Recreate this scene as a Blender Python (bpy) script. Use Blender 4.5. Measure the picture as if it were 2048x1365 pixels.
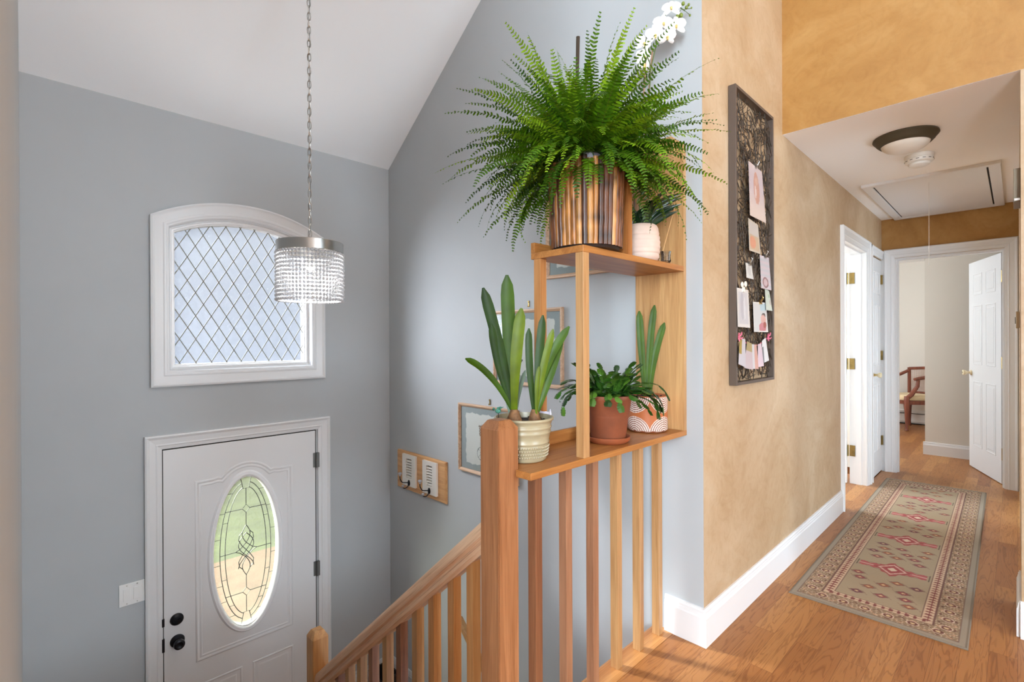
import bpy, bmesh, math, random
import numpy as np
from math import sin, cos, pi, radians, sqrt, atan2
from mathutils import Vector, Matrix

for _o in list(bpy.data.objects):
    bpy.data.objects.remove(_o)
SC = bpy.context.scene
COL = SC.collection

# ------------------------------------------------------------------ camera
def make_camera():
    yaw, pit, rol = radians(45.481), radians(-0.1155), radians(-0.2477)
    f = Vector((cos(yaw) * cos(pit), sin(yaw) * cos(pit), sin(pit)))
    r = Vector((sin(yaw), -cos(yaw), 0))
    u = r.cross(f)
    r2 = r * cos(rol) + u * sin(rol)
    u2 = -r * sin(rol) + u * cos(rol)
    m = Matrix((r2, u2, -f)).transposed().to_4x4()
    m.translation = Vector((0, 0, 1.29))
    cam = bpy.data.cameras.new('camera')
    cam.sensor_width = 36
    cam.lens = 993.33 / 2048 * 36
    cam.clip_start = 0.02
    o = bpy.data.objects.new('camera', cam)
    COL.objects.link(o)
    o.matrix_world = m
    SC.camera = o
make_camera()

# ------------------------------------------------------------------ light and exposure
SC.view_settings.view_transform = 'Standard'
SC.view_settings.look = 'None'
SC.view_settings.exposure = 1.2
SC.view_settings.gamma = 1.0
SC.view_settings.use_curve_mapping = False
SC.render.engine = 'CYCLES'
SC.cycles.use_denoising = True
SC.cycles.denoiser = 'OPENIMAGEDENOISE'
SC.cycles.max_bounces = 14
SC.cycles.diffuse_bounces = 8
SC.cycles.glossy_bounces = 5
SC.cycles.transmission_bounces = 10
SC.cycles.transparent_max_bounces = 24
SC.cycles.sample_clamp_indirect = 6
SC.cycles.caustics_reflective = False
SC.cycles.caustics_refractive = False

def lin(c):
    return tuple(((x / 255) / 12.92 if x / 255 <= 0.04045 else ((x / 255 + 0.055) / 1.055) ** 2.4) for x in c)

def make_world():
    w = bpy.data.worlds.new('sky')
    SC.world = w
    w.use_nodes = True
    nt = w.node_tree
    bg = nt.nodes['Background']
    tc = nt.nodes.new('ShaderNodeTexCoord')
    sp = nt.nodes.new('ShaderNodeSeparateXYZ')
    rp = nt.nodes.new('ShaderNodeValToRGB')
    nt.links.new(tc.outputs['Generated'], sp.inputs[0])
    nt.links.new(sp.outputs['Z'], rp.inputs[0])
    nt.links.new(rp.outputs[0], bg.inputs[0])
    rp.color_ramp.elements[0].position = 0.0
    rp.color_ramp.elements[0].color = (0.80, 0.88, 1.0, 1)
    rp.color_ramp.elements[1].position = 0.35
    rp.color_ramp.elements[1].color = (0.95, 0.98, 1.0, 1)
    bg.inputs[1].default_value = 0.44
make_world()

def area(name, loc, aim, sx, sy, power, col):
    l = bpy.data.lights.new(name, 'AREA')
    l.shape = 'RECTANGLE'
    l.size, l.size_y = sx, sy
    l.energy = power
    l.color = col
    o = bpy.data.objects.new(name, l)
    COL.objects.link(o)
    o.location = loc
    d = Vector(aim) - Vector(loc)
    o.rotation_euler = d.to_track_quat('-Z', 'Z').to_euler()
    return o
# daylight entering through the windows of the living room behind the camera, the bedroom and the side room; fill lamps added besides
area('window_light_left', (-3.85, -2.0, 1.6), (2.2, 0.9, 1.3), 3.4, 2.1, 335, (0.76, 0.89, 1.0))
area('window_light_back', (-3.2, -3.6, 1.9), (2.0, 2.2, 1.3), 2.4, 2.2, 10, (0.76, 0.89, 1.0))
area('fill_light_back_right', (2.0, -6.8, 1.9), (0.4, 3.0, 1.6), 2.0, 2.0, 145, (0.72, 0.87, 1.0))  # fill lamp added to lift the front wall, door and ceiling
area('window_light_bedroom', (6.75, 2.75, 1.6), (7.2, 0.0, 1.2), 1.2, 1.4, 28, (0.84, 0.93, 1.0))
area('window_light_side_room', (4.9, 3.2, 1.5), (4.75, 0.9, 0.7), 0.9, 1.5, 50, (0.76, 0.89, 1.0))
area('fill_light_right_rooms', (4.6, -1.9, 0.9), (4.6, 0.9, 1.5), 2.6, 1.2, 32, (0.66, 0.84, 1.0))  # added low and out of view to brighten the hall ceiling
# bright open sky in front of the house, shining in through the arched window and the oval
area('sky_light_front', (-2.0, 6.6, 3.1), (1.2, 3.4, 1.2), 5.4, 4.0, 1650, (1.0, 0.99, 0.97))
sun = bpy.data.lights.new('sun', 'SUN')
sun.energy = 5.0
sun.angle = radians(5)
sun.color = (1.0, 0.97, 0.92)
so = bpy.data.objects.new('sun', sun)
COL.objects.link(so)
so.rotation_euler = Vector((0.36, -1.0, -0.72)).to_track_quat('-Z', 'Z').to_euler()

# ------------------------------------------------------------------ materials
MATS = {}
def new_mat(name):
    m = bpy.data.materials.new(name)
    m.use_nodes = True
    MATS[name] = m
    return m, m.node_tree, m.node_tree.nodes['Principled BSDF']

def plain(name, c, rough=0.5, metal=0.0, spec=0.5, noise=0.0, nscale=20, trans=0.0, bump=0.0, bscale=80, sss=0.0):
    m, nt, b = new_mat(name)
    b.inputs['Base Color'].default_value = (*lin(c), 1)
    b.inputs['Roughness'].default_value = rough
    b.inputs['Metallic'].default_value = metal
    b.inputs['Specular IOR Level'].default_value = spec
    b.inputs['Transmission Weight'].default_value = trans
    tc = nt.nodes.new('ShaderNodeTexCoord')
    if noise:
        n = nt.nodes.new('ShaderNodeTexNoise')
        n.inputs['Scale'].default_value = nscale
        n.inputs['Detail'].default_value = 5
        nt.links.new(tc.outputs['Object'], n.inputs['Vector'])
        rp = nt.nodes.new('ShaderNodeValToRGB')
        a = lin([max(0, x * (1 - noise)) for x in c]); d = lin([min(255, x * (1 + noise * 0.6)) for x in c])
        rp.color_ramp.elements[0].color = (*a, 1); rp.color_ramp.elements[1].color = (*d, 1)
        rp.color_ramp.elements[0].position = 0.3; rp.color_ramp.elements[1].position = 0.7
        nt.links.new(n.outputs['Fac'], rp.inputs[0])
        nt.links.new(rp.outputs[0], b.inputs['Base Color'])
    if bump:
        n2 = nt.nodes.new('ShaderNodeTexNoise')
        n2.inputs['Scale'].default_value = bscale
        n2.inputs['Detail'].default_value = 4
        nt.links.new(tc.outputs['Object'], n2.inputs['Vector'])
        bp = nt.nodes.new('ShaderNodeBump')
        bp.inputs['Strength'].default_value = bump
        bp.inputs['Distance'].default_value = 0.002
        nt.links.new(n2.outputs['Fac'], bp.inputs['Height'])
        nt.links.new(bp.outputs[0], b.inputs['Normal'])
    return m

def wood(name, cd, cl, axis='z', rough=0.38, scale=1.0, seed=0.0, tilt=0.0):
    m, nt, b = new_mat(name)
    t0 = nt.nodes.new('ShaderNodeTexCoord')
    pre = nt.nodes.new('ShaderNodeMapping')          # turns the grain to follow a sloping part
    pre.inputs['Rotation'].default_value = (tilt, 0, 0)
    nt.links.new(t0.outputs['Object'], pre.inputs['Vector'])
    class tc: outputs = {'Object': pre.outputs[0]}
    mp = nt.nodes.new('ShaderNodeMapping')
    s = {'x': (1.6, 26, 26), 'y': (26, 1.6, 26), 'z': (26, 26, 1.6)}[axis]
    mp.inputs['Scale'].default_value = [k * scale for k in s]
    mp.inputs['Location'].default_value = (seed, seed * 1.7, seed * 0.6)
    nt.links.new(tc.outputs['Object'], mp.inputs['Vector'])
    n = nt.nodes.new('ShaderNodeTexNoise')
    n.inputs['Scale'].default_value = 1.0
    n.inputs['Detail'].default_value = 7
    n.inputs['Roughness'].default_value = 0.62
    n.inputs['Distortion'].default_value = 0.9
    nt.links.new(mp.outputs[0], n.inputs['Vector'])
    rp = nt.nodes.new('ShaderNodeValToRGB')
    e = rp.color_ramp.elements
    e[0].position = 0.28; e[0].color = (*lin(cd), 1)
    e[1].position = 0.62; e[1].color = (*lin(cl), 1)
    nt.links.new(n.outputs['Fac'], rp.inputs[0])
    mp2 = nt.nodes.new('ShaderNodeMapping')
    s2 = {'x': (6, 320, 320), 'y': (320, 6, 320), 'z': (320, 320, 6)}[axis]
    mp2.inputs['Scale'].default_value = s2
    nt.links.new(tc.outputs['Object'], mp2.inputs['Vector'])
    n2 = nt.nodes.new('ShaderNodeTexNoise')
    n2.inputs['Scale'].default_value = 1.0
    n2.inputs['Detail'].default_value = 2
    nt.links.new(mp2.outputs[0], n2.inputs['Vector'])
    r2 = nt.nodes.new('ShaderNodeValToRGB')
    r2.color_ramp.elements[0].position = 0.3; r2.color_ramp.elements[0].color = (0.74, 0.66, 0.6, 1)
    r2.color_ramp.elements[1].position = 0.5; r2.color_ramp.elements[1].color = (1, 1, 1, 1)
    nt.links.new(n2.outputs['Fac'], r2.inputs[0])
    mx = nt.nodes.new('ShaderNodeMix'); mx.data_type = 'RGBA'; mx.blend_type = 'MULTIPLY'
    mx.inputs[0].default_value = 0.8
    nt.links.new(rp.outputs[0], mx.inputs[6]); nt.links.new(r2.outputs[0], mx.inputs[7])
    nt.links.new(mx.outputs[2], b.inputs['Base Color'])
    b.inputs['Roughness'].default_value = rough
    return m

def plaster(name, c1, c2, c3, rough=0.5):
    m, nt, b = new_mat(name)
    tc = nt.nodes.new('ShaderNodeTexCoord')
    n = nt.nodes.new('ShaderNodeTexNoise')
    n.inputs['Scale'].default_value = 1.6; n.inputs['Detail'].default_value = 9
    n.inputs['Roughness'].default_value = 0.66; n.inputs['Distortion'].default_value = 1.4
    nt.links.new(tc.outputs['Object'], n.inputs['Vector'])
    rp = nt.nodes.new('ShaderNodeValToRGB')
    e = rp.color_ramp.elements
    e[0].position = 0.3; e[0].color = (*lin(c1), 1)
    e[1].position = 0.72; e[1].color = (*lin(c3), 1)
    k = e.new(0.5); k.color = (*lin(c2), 1)
    nt.links.new(n.outputs['Fac'], rp.inputs[0])
    n2 = nt.nodes.new('ShaderNodeTexNoise')
    n2.inputs['Scale'].default_value = 11; n2.inputs['Detail'].default_value = 6
    n2.inputs['Distortion'].default_value = 2.5
    nt.links.new(tc.outputs['Object'], n2.inputs['Vector'])
    r2 = nt.nodes.new('ShaderNodeValToRGB')
    r2.color_ramp.elements[0].position = 0.3; r2.color_ramp.elements[0].color = (0.86, 0.8, 0.72, 1)
    r2.color_ramp.elements[1].position = 0.55; r2.color_ramp.elements[1].color = (1, 1, 1, 1)
    nt.links.new(n2.outputs['Fac'], r2.inputs[0])
    mx = nt.nodes.new('ShaderNodeMix'); mx.data_type = 'RGBA'; mx.blend_type = 'MULTIPLY'
    mx.inputs[0].default_value = 0.55
    nt.links.new(rp.outputs[0], mx.inputs[6]); nt.links.new(r2.outputs[0], mx.inputs[7])
    nt.links.new(mx.outputs[2], b.inputs['Base Color'])
    b.inputs['Roughness'].default_value = rough
    return m

def attr_mat(name, rough=0.6, spec=0.4, transl=0.0):
    m, nt, b = new_mat(name)
    a = nt.nodes.new('ShaderNodeAttribute'); a.attribute_name = 'col'
    nt.links.new(a.outputs['Color'], b.inputs['Base Color'])
    b.inputs['Roughness'].default_value = rough
    b.inputs['Specular IOR Level'].default_value = spec
    if transl:
        t = nt.nodes.new('ShaderNodeBsdfTranslucent')
        nt.links.new(a.outputs['Color'], t.inputs['Color'])
        mx = nt.nodes.new('ShaderNodeMixShader'); mx.inputs[0].default_value = transl
        nt.links.new(b.outputs[0], mx.inputs[1]); nt.links.new(t.outputs[0], mx.inputs[2])
        nt.links.new(mx.outputs[0], nt.nodes['Material Output'].inputs[0])
    return m

def pane_mat(name, transp, tint, transl_c, bump_scale, bump=0.3):
    m, nt, b = new_mat(name)
    nt.nodes.remove(b)
    out = nt.nodes['Material Output']
    tr = nt.nodes.new('ShaderNodeBsdfTransparent'); tr.inputs[0].default_value = (*tint, 1)
    tl = nt.nodes.new('ShaderNodeBsdfTranslucent'); tl.inputs[0].default_value = (*transl_c, 1)
    gl = nt.nodes.new('ShaderNodeBsdfGlossy'); gl.inputs['Roughness'].default_value = 0.25
    tc = nt.nodes.new('ShaderNodeTexCoord')
    n = nt.nodes.new('ShaderNodeTexNoise'); n.inputs['Scale'].default_value = bump_scale; n.inputs['Detail'].default_value = 3
    nt.links.new(tc.outputs['Object'], n.inputs['Vector'])
    bp = nt.nodes.new('ShaderNodeBump'); bp.inputs['Strength'].default_value = bump; bp.inputs['Distance'].default_value = 0.003
    nt.links.new(n.outputs['Fac'], bp.inputs['Height'])
    nt.links.new(bp.outputs[0], gl.inputs['Normal']); nt.links.new(bp.outputs[0], tl.inputs['Normal'])
    m1 = nt.nodes.new('ShaderNodeMixShader')
    rp = nt.nodes.new('ShaderNodeMapRange')
    rp.inputs[1].default_value = 0.3; rp.inputs[2].default_value = 0.7
    rp.inputs[3].default_value = transp - 0.1; rp.inputs[4].default_value = transp + 0.1
    nt.links.new(n.outputs['Fac'], rp.inputs[0]); nt.links.new(rp.outputs[0], m1.inputs[0])
    nt.links.new(tl.outputs[0], m1.inputs[1]); nt.links.new(tr.outputs[0], m1.inputs[2])
    m2 = nt.nodes.new('ShaderNodeMixShader'); m2.inputs[0].default_value = 0.06
    nt.links.new(m1.outputs[0], m2.inputs[1]); nt.links.new(gl.outputs[0], m2.inputs[2])
    nt.links.new(m2.outputs[0], out.inputs[0])
    return m

def clear_mat(name, tint=(0.97, 0.98, 0.98), gloss=0.15):
    m, nt, b = new_mat(name)
    nt.nodes.remove(b)
    tr = nt.nodes.new('ShaderNodeBsdfTransparent'); tr.inputs[0].default_value = (*tint, 1)
    gl = nt.nodes.new('ShaderNodeBsdfGlossy'); gl.inputs['Roughness'].default_value = 0.05
    fr = nt.nodes.new('ShaderNodeLayerWeight'); fr.inputs[0].default_value = gloss
    mx = nt.nodes.new('ShaderNodeMixShader')
    nt.links.new(fr.outputs['Fresnel'], mx.inputs[0])
    nt.links.new(tr.outputs[0], mx.inputs[1]); nt.links.new(gl.outputs[0], mx.inputs[2])
    nt.links.new(mx.outputs[0], nt.nodes['Material Output'].inputs[0])
    return m

def floor_mat():
    m, nt, b = new_mat('oak_floor')
    tc = nt.nodes.new('ShaderNodeTexCoord')
    br = nt.nodes.new('ShaderNodeTexBrick')
    br.offset = 0.37; br.offset_frequency = 2; br.squash = 1.0
    br.inputs['Scale'].default_value = 1.0
    br.inputs['Brick Width'].default_value = 0.78
    br.inputs['Row Height'].default_value = 0.083
    br.inputs['Mortar Size'].default_value = 0.0007
    br.inputs['Mortar Smooth'].default_value = 0.3
    br.inputs['Color1'].default_value = (0, 0, 0, 1)
    br.inputs['Color2'].default_value = (1, 1, 1, 1)
    br.inputs['Mortar'].default_value = (0.5, 0.5, 0.5, 1)
    nt.links.new(tc.outputs['Object'], br.inputs['Vector'])
    cr = nt.nodes.new('ShaderNodeValToRGB')
    e = cr.color_ramp.elements
    e[0].position = 0.0; e[0].color = (*lin((146, 92, 48)), 1)
    e[1].position = 1.0; e[1].color = (*lin((180, 128, 74)), 1)
    k = e.new(0.35); k.color = (*lin((158, 104, 56)), 1)
    k = e.new(0.7); k.color = (*lin((168, 114, 64)), 1)
    nt.links.new(br.outputs['Color'], cr.inputs[0])
    sx = nt.nodes.new('ShaderNodeSeparateXYZ'); nt.links.new(tc.outputs['Object'], sx.inputs[0])
    cb = nt.nodes.new('ShaderNodeCombineXYZ')
    ml = nt.nodes.new('ShaderNodeMath'); ml.operation = 'MULTIPLY'; ml.inputs[1].default_value = 37.0
    nt.links.new(br.outputs['Color'], ml.inputs[0])
    nt.links.new(sx.outputs['X'], cb.inputs[0]); nt.links.new(sx.outputs['Y'], cb.inputs[1]); nt.links.new(ml.outputs[0], cb.inputs[2])
    mp = nt.nodes.new('ShaderNodeMapping'); mp.inputs['Scale'].default_value = (2.0, 22, 1)
    nt.links.new(cb.outputs[0], mp.inputs['Vector'])
    wv = nt.nodes.new('ShaderNodeTexNoise'); wv.inputs['Scale'].default_value = 1.0; wv.inputs['Detail'].default_value = 3; wv.inputs['Distortion'].default_value = 0.7
    nt.links.new(mp.outputs[0], wv.inputs['Vector'])
    m2 = nt.nodes.new('ShaderNodeMath'); m2.operation = 'MULTIPLY'; m2.inputs[1].default_value = 9.0
    nt.links.new(wv.outputs['Fac'], m2.inputs[0])
    fr = nt.nodes.new('ShaderNodeMath'); fr.operation = 'PINGPONG'; fr.inputs[1].default_value = 0.5
    nt.links.new(m2.outputs[0], fr.inputs[0])
    gr = nt.nodes.new('ShaderNodeValToRGB')
    gr.color_ramp.elements[0].position = 0.0; gr.color_ramp.elements[0].color = (0.60, 0.50, 0.40, 1)
    gr.color_ramp.elements[1].position = 0.22; gr.color_ramp.elements[1].color = (1, 1, 1, 1)
    nt.links.new(fr.outputs[0], gr.inputs[0])
    mx = nt.nodes.new('ShaderNodeMix'); mx.data_type = 'RGBA'; mx.blend_type = 'MULTIPLY'; mx.inputs[0].default_value = 0.75
    nt.links.new(cr.outputs[0], mx.inputs[6]); nt.links.new(gr.outputs[0], mx.inputs[7])
    mx3 = nt.nodes.new('ShaderNodeMix'); mx3.data_type = 'RGBA'
    nt.links.new(br.outputs['Fac'], mx3.inputs[0])
    nt.links.new(mx.outputs[2], mx3.inputs[6]); mx3.inputs[7].default_value = (*lin((110, 66, 34)), 1)
    nt.links.new(mx3.outputs[2], b.inputs['Base Color'])
    b.inputs['Roughness'].default_value = 0.42
    b.inputs['Specular IOR Level'].default_value = 0.35
    b.inputs['Coat Weight'].default_value = 0.05
    b.inputs['Coat Roughness'].default_value = 0.25
    return m

GREY = plain('grey_wall_paint', (180, 184, 186), 0.75, noise=0.01, nscale=3)
WHITEC = plain('ceiling_paint', (246, 247, 248), 0.85)
TRIM = plain('white_trim_paint', (224, 225, 226), 0.38)
DOORW = plain('white_door_paint', (228, 229, 230), 0.4)
PLA = plaster('ochre_plaster_sheen', (172, 143, 108), (184, 158, 126), (197, 176, 148), 0.5)  # same plaster as the header, glancing sheen put into a paler colour
PLO = plaster('ochre_plaster', (158, 112, 54), (172, 128, 68), (186, 146, 88), 0.5)  # the same plaster without the painted sheen
BEIGE = plain('greige_wall_paint', (214, 209, 199), 0.8)
BEIGE2 = plain('pale_wall_paint', (226, 222, 214), 0.8)
FLOOR = floor_mat()
OAK = wood('oak', (146, 86, 40), (178, 118, 64), 'z')
OAKX = wood('oak_board', (146, 88, 40), (182, 124, 66), 'x')
OAKY = wood('oak_rail', (204, 152, 116), (234, 196, 160), 'y', tilt=0.7107)
OAKP = wood('oak_panel', (166, 120, 72), (202, 160, 108), 'z', scale=0.8)
BALM = [wood('oak_light', (160, 114, 70), (190, 148, 100), 'z', seed=3),
        wood('oak_pink', (134, 90, 64), (164, 118, 88), 'z', seed=7),
        wood('oak_amber', (168, 110, 60), (196, 142, 88), 'z', seed=11),
        wood('oak_red', (112, 68, 46), (142, 94, 64), 'z', seed=17)]
BLACK = plain('oil_rubbed_black', (34, 34, 38), 0.35, metal=0.6)
BRASS = plain('aged_brass', (150, 128, 78), 0.35, metal=0.9, noise=0.15)
BRIGHT = plain('bright_brass', (214, 184, 120), 0.2, metal=1.0)
STEEL = plain('brushed_nickel', (196, 194, 190), 0.28, metal=1.0)
BRONZE = plain('dark_bronze', (66, 56, 38), 0.55, metal=0.1)
HINGE = plain('grey_hinge_metal', (130, 130, 128), 0.35, metal=0.9)
CLEAR = clear_mat('clear_glass')
TAN = plain('tan_plastic', (164, 146, 120), 0.5)
DARKGAP = plain('dark_gap', (40, 38, 36), 0.9)

# ------------------------------------------------------------------ mesh helpers
def box(bm, x0, x1, y0, y1, z0, z1, bev=0.0):
    vs = [bm.verts.new(p) for p in ((x0, y0, z0), (x1, y0, z0), (x1, y1, z0), (x0, y1, z0),
                                    (x0, y0, z1), (x1, y0, z1), (x1, y1, z1), (x0, y1, z1))]
    fs = [bm.faces.new([vs[i] for i in q]) for q in ((0, 3, 2, 1), (4, 5, 6, 7), (0, 1, 5, 4), (1, 2, 6, 5), (2, 3, 7, 6), (3, 0, 4, 7))]
    if bev:
        es = list({e for f in fs for e in f.edges})
        bmesh.ops.bevel(bm, geom=es, offset=bev, segments=2, affect='EDGES', profile=0.5)

def hexa(bm, pts):
    vs = [bm.verts.new(p) for p in pts]
    for q in ((0, 3, 2, 1), (4, 5, 6, 7), (0, 1, 5, 4), (1, 2, 6, 5), (2, 3, 7, 6), (3, 0, 4, 7)):
        bm.faces.new([vs[i] for i in q])

def prism(bm, pts, ext):
    """polygon (3D points) extruded by vector ext"""
    e = Vector(ext)
    a = [bm.verts.new(p) for p in pts]
    b = [bm.verts.new(Vector(p) + e) for p in pts]
    bm.faces.new(a); bm.faces.new(b[::-1])
    n = len(a)
    for i in range(n):
        bm.faces.new((a[i], b[i], b[(i + 1) % n], a[(i + 1) % n]))

def lathe(bm, prof, c, seg=32, axis='z', sx=1.0, sy=1.0, caps=True):
    """prof: (radius, height) list"""
    c = Vector(c)
    rings = []
    for r, h in prof:
        ring = []
        for k in range(seg):
            a = 2 * pi * k / seg
            p, q = r * cos(a) * sx, r * sin(a) * sy
            v = {'z': (p, q, h), 'x': (h, p, q), 'y': (p, h, q)}[axis]
            ring.append(bm.verts.new(c + Vector(v)))
        rings.append(ring)
    for A, B in zip(rings, rings[1:]):
        for k in range(seg):
            bm.faces.new((A[k], A[(k + 1) % seg], B[(k + 1) % seg], B[k]))
    if caps:
        for R in (rings[0], rings[-1]):
            bm.faces.new(R)

def tube(bm, pts, r, seg=8, caps=True, closed=False):
    pts = [Vector(p) for p in pts]
    n = len(pts)
    rs = r if isinstance(r, (list, tuple)) else [r] * n
    rings = []
    up = None
    for i in range(n):
        if closed:
            t = pts[(i + 1) % n] - pts[i - 1]
        else:
            t = pts[min(i + 1, n - 1)] - pts[max(i - 1, 0)]
        if t.length < 1e-9:
            t = Vector((0, 0, 1))
        t.normalize()
        if up is None:
            up = Vector((0, 0, 1)) if abs(t.z) < 0.9 else Vector((1, 0, 0))
        s = t.cross(up)
        if s.length < 1e-6:
            s = t.cross(Vector((0.3, 0.9, 0.1)))
        s.normalize()
        up = s.cross(t).normalized()
        rings.append([bm.verts.new(pts[i] + (s * cos(2 * pi * k / seg) + up * sin(2 * pi * k / seg)) * rs[i]) for k in range(seg)])
    m = n if closed else n - 1
    for i in range(m):
        A, B = rings[i], rings[(i + 1) % n]
        for k in range(seg):
            bm.faces.new((A[k], B[k], B[(k + 1) % seg], A[(k + 1) % seg]))
    if caps and not closed:
        bm.faces.new(rings[0]); bm.faces.new(rings[-1][::-1])

def bar(bm, a, b, w, t, nrm):
    """flat bar from a to b, width w, thickness t along nrm"""
    a, b, nrm = Vector(a), Vector(b), Vector(nrm).normalized()
    d = (b - a).normalized()
    s = d.cross(nrm).normalized() * (w / 2)
    q = nrm * t
    hexa(bm, [a - s, a + s, a + s + q, a - s + q, b - s, b + s, b + s + q, b - s + q])

def ball(bm, c, r, sub=2, sc=(1, 1, 1)):
    m = Matrix.Translation(Vector(c)) @ Matrix.Diagonal((r * sc[0], r * sc[1], r * sc[2], 1))
    bmesh.ops.create_icosphere(bm, subdivisions=sub, radius=1.0, matrix=m)

def inset(pts, off):
    """mitred inward offset of a counter-clockwise polygon"""
    n = len(pts)
    out = []
    for i in range(n):
        p0, p1, p2 = Vector(pts[i - 1]), Vector(pts[i]), Vector(pts[(i + 1) % n])
        d1 = (p1 - p0).normalized(); d2 = (p2 - p1).normalized()
        n1 = Vector((-d1.y, d1.x)); n2 = Vector((-d2.y, d2.x))
        k = 1 + n1.dot(n2)
        out.append(p1 + (n1 + n2) * (off / max(k, 0.3)))
    return out

def moulding(bm, pts, profile, to3, close_profile=False):
    loops = []
    for off, dep in profile:
        ring = pts(off) if callable(pts) else inset(pts, off)
        loops.append([bm.verts.new(to3(p[0], p[1], dep)) for p in ring])
    n = len(loops[0])
    pairs = list(zip(loops, loops[1:]))
    if close_profile:
        pairs.append((loops[-1], loops[0]))
    for A, B in pairs:
        for i in range(n):
            bm.faces.new((A[i], A[(i + 1) % n], B[(i + 1) % n], B[i]))

def colorize(me, fn):
    a = me.color_attributes.new('col', 'FLOAT_COLOR', 'POINT')
    buf = []
    for v in me.vertices:
        buf.extend((*lin(fn(v.co)), 1.0))
    a.data.foreach_set('color', buf)

def wloc(o):
    v = Vector((0, 0, 0))
    while o is not None:
        v += o.location
        o = o.parent
    return v

def mesh(name, bm, mat, parent=None, origin=None, smooth=False, angle=35):
    """link bm (world coordinates) as one object; children share their root's frame"""
    bmesh.ops.recalc_face_normals(bm, faces=bm.faces)
    base = wloc(parent) if parent is not None else Vector((0, 0, 0))
    org = Vector(origin) if origin is not None else base
    for v in bm.verts:
        v.co -= org
    me = bpy.data.meshes.new(name)
    bm.to_mesh(me)
    bm.free()
    me.materials.append(mat)
    if smooth:
        for p in me.polygons:
            p.use_smooth = True
        me.set_sharp_from_angle(angle=radians(angle))
    o = bpy.data.objects.new(name, me)
    COL.objects.link(o)
    if parent is not None:
        o.parent = parent
    o.location = org - base
    return o

def tag(o, label, cat, group=None):
    o['label'] = label
    o['category'] = cat
    if group:
        o['group'] = group
    return o

def thing(name, loc, label, cat, group=None):
    o = bpy.data.objects.new(name, None)
    o.empty_display_size = 0.05
    COL.objects.link(o)
    o.location = loc
    return tag(o, label, cat, group)

def struct(name, bm, mat, parent=None, **k):
    o = mesh(name, bm, mat, parent, **k)
    if parent is None:
        o['kind'] = 'structure'
    return o

def BM():
    return bmesh.new()

# main dimensions (metres): x runs along the front wall and hall, y towards the front door
XB, YH, YF = 2.035, 0.925, 3.436      # grey stairwell wall, hall wall, front wall
XH, XE = 3.052, 5.968                 # header wall over the hall, end wall of the hall
LAND = -1.315                         # entry landing
LOW = -2.6
def roof(y):
    return 2.622 + 0.708 * (YF - y) if y > -0.3 else 2.622 + 0.708 * (YF + 0.3) - 0.35 * (-0.3 - y)

# ------------------------------------------------------------------ the setting: walls
WX0, WX1, WZ0, WC = 0.51, 1.513, 1.03, 2.007
ARC_R, ARC_Z = 0.974, 1.172
WXC = (WX0 + WX1) / 2
def win_outline(off=0.0, n=24):
    pts = [(WX0 + off, WZ0 + off), (WX1 - off, WZ0 + off)]
    r = ARC_R - off
    a0 = math.asin((WX1 - off - WXC) / r)
    for i in range(n + 1):
        a = a0 - 2 * a0 * i / n
        pts.append((WXC + r * sin(a), ARC_Z + r * cos(a)))
    return pts

def wall_front():
    bm = BM()
    y0, y1 = YF, YF + 0.16
    T = roof(YF) + 0.3
    hx0, hx1 = WX0 + 0.095, WX1 - 0.095
    dx0, dx1, dz1 = 0.56, 1.452, 0.672
    box(bm, -0.13, dx0, y0, y1, LOW, WZ0 + 0.095)
    box(bm, dx1, XB + 0.15, y0, y1, LOW, WZ0 + 0.095)
    box(bm, dx0, dx1, y0, y1, dz1, WZ0 + 0.095)
    box(bm, dx0, dx1, y0, y1, LOW, LAND - 0.0)
    box(bm, -0.13, hx0, y0, y1, WZ0 + 0.095, T)
    box(bm, hx1, XB + 0.15, y0, y1, WZ0 + 0.095, T)
    n = 24
    R = ARC_R - 0.095
    for i in range(n):
        xa = hx0 + (hx1 - hx0) * i / n; xb = hx0 + (hx1 - hx0) * (i + 1) / n
        za = ARC_Z + sqrt(R * R - (xa - WXC) ** 2); zb = ARC_Z + sqrt(R * R - (xb - WXC) ** 2)
        hexa(bm, [(xa, y0, za), (xb, y0, zb), (xb, y1, zb), (xa, y1, za), (xa, y0, T), (xb, y0, T), (xb, y1, T), (xa, y1, T)])
    struct('wall_front', bm, GREY)
    bm = BM()
    box(bm, -4.1, -0.13, YF, YF + 0.16, -0.3, roof(YF) + 0.3)
    struct('wall_front_living', bm, BEIGE2)
wall_front()

def gable(name, x0, x1, y0, y1, z0, mat):
    bm = BM()
    ys = [y0] + ([-0.3] if y0 < -0.3 < y1 else []) + [y1]
    pts = [(x0, y0, z0), (x0, y1, z0)] + [(x0, y, roof(y) + 0.02) for y in reversed(ys)]
    prism(bm, pts, (x1 - x0, 0, 0))
    return struct(name, bm, mat)
gable('wall_left', -0.13, -0.011, 0.42, YF, LOW, GREY)
gable('wall_right', XB, XB + 0.08, YH + 0.001, YF, LOW, GREY)
gable('wall_header', XH, XH + 0.12, -7.0, YH, 2.4405, PLO)
gable('wall_living_left', -4.1, -4.0, -7.0, YF, -0.3, BEIGE2)
def hall_left_wall():
    bm = BM()
    t = 0.12
    box(bm, XB + 0.001, 4.44, YH, YH + t, -0.3, 2.46)
    box(bm, 4.44, 5.262, YH, YH + t, 2.05, 2.46)
    box(bm, 5.262, 5.475, YH, YH + t, -0.3, 2.46)
    box(bm, 5.475, 5.965, YH, YH + t, 2.05, 2.46)
    box(bm, 5.475, 5.965, YH + 0.06, YH + t, -0.3, 2.05)
    box(bm, 4.44, 5.262, YH, YH + t, -0.3, -0.001)
    box(bm, XB + 0.001, XH + 0.12, YH, YH + t, 2.46, roof(YH) + 0.0)
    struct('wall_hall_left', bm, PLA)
hall_left_wall()
bm = BM()
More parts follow.
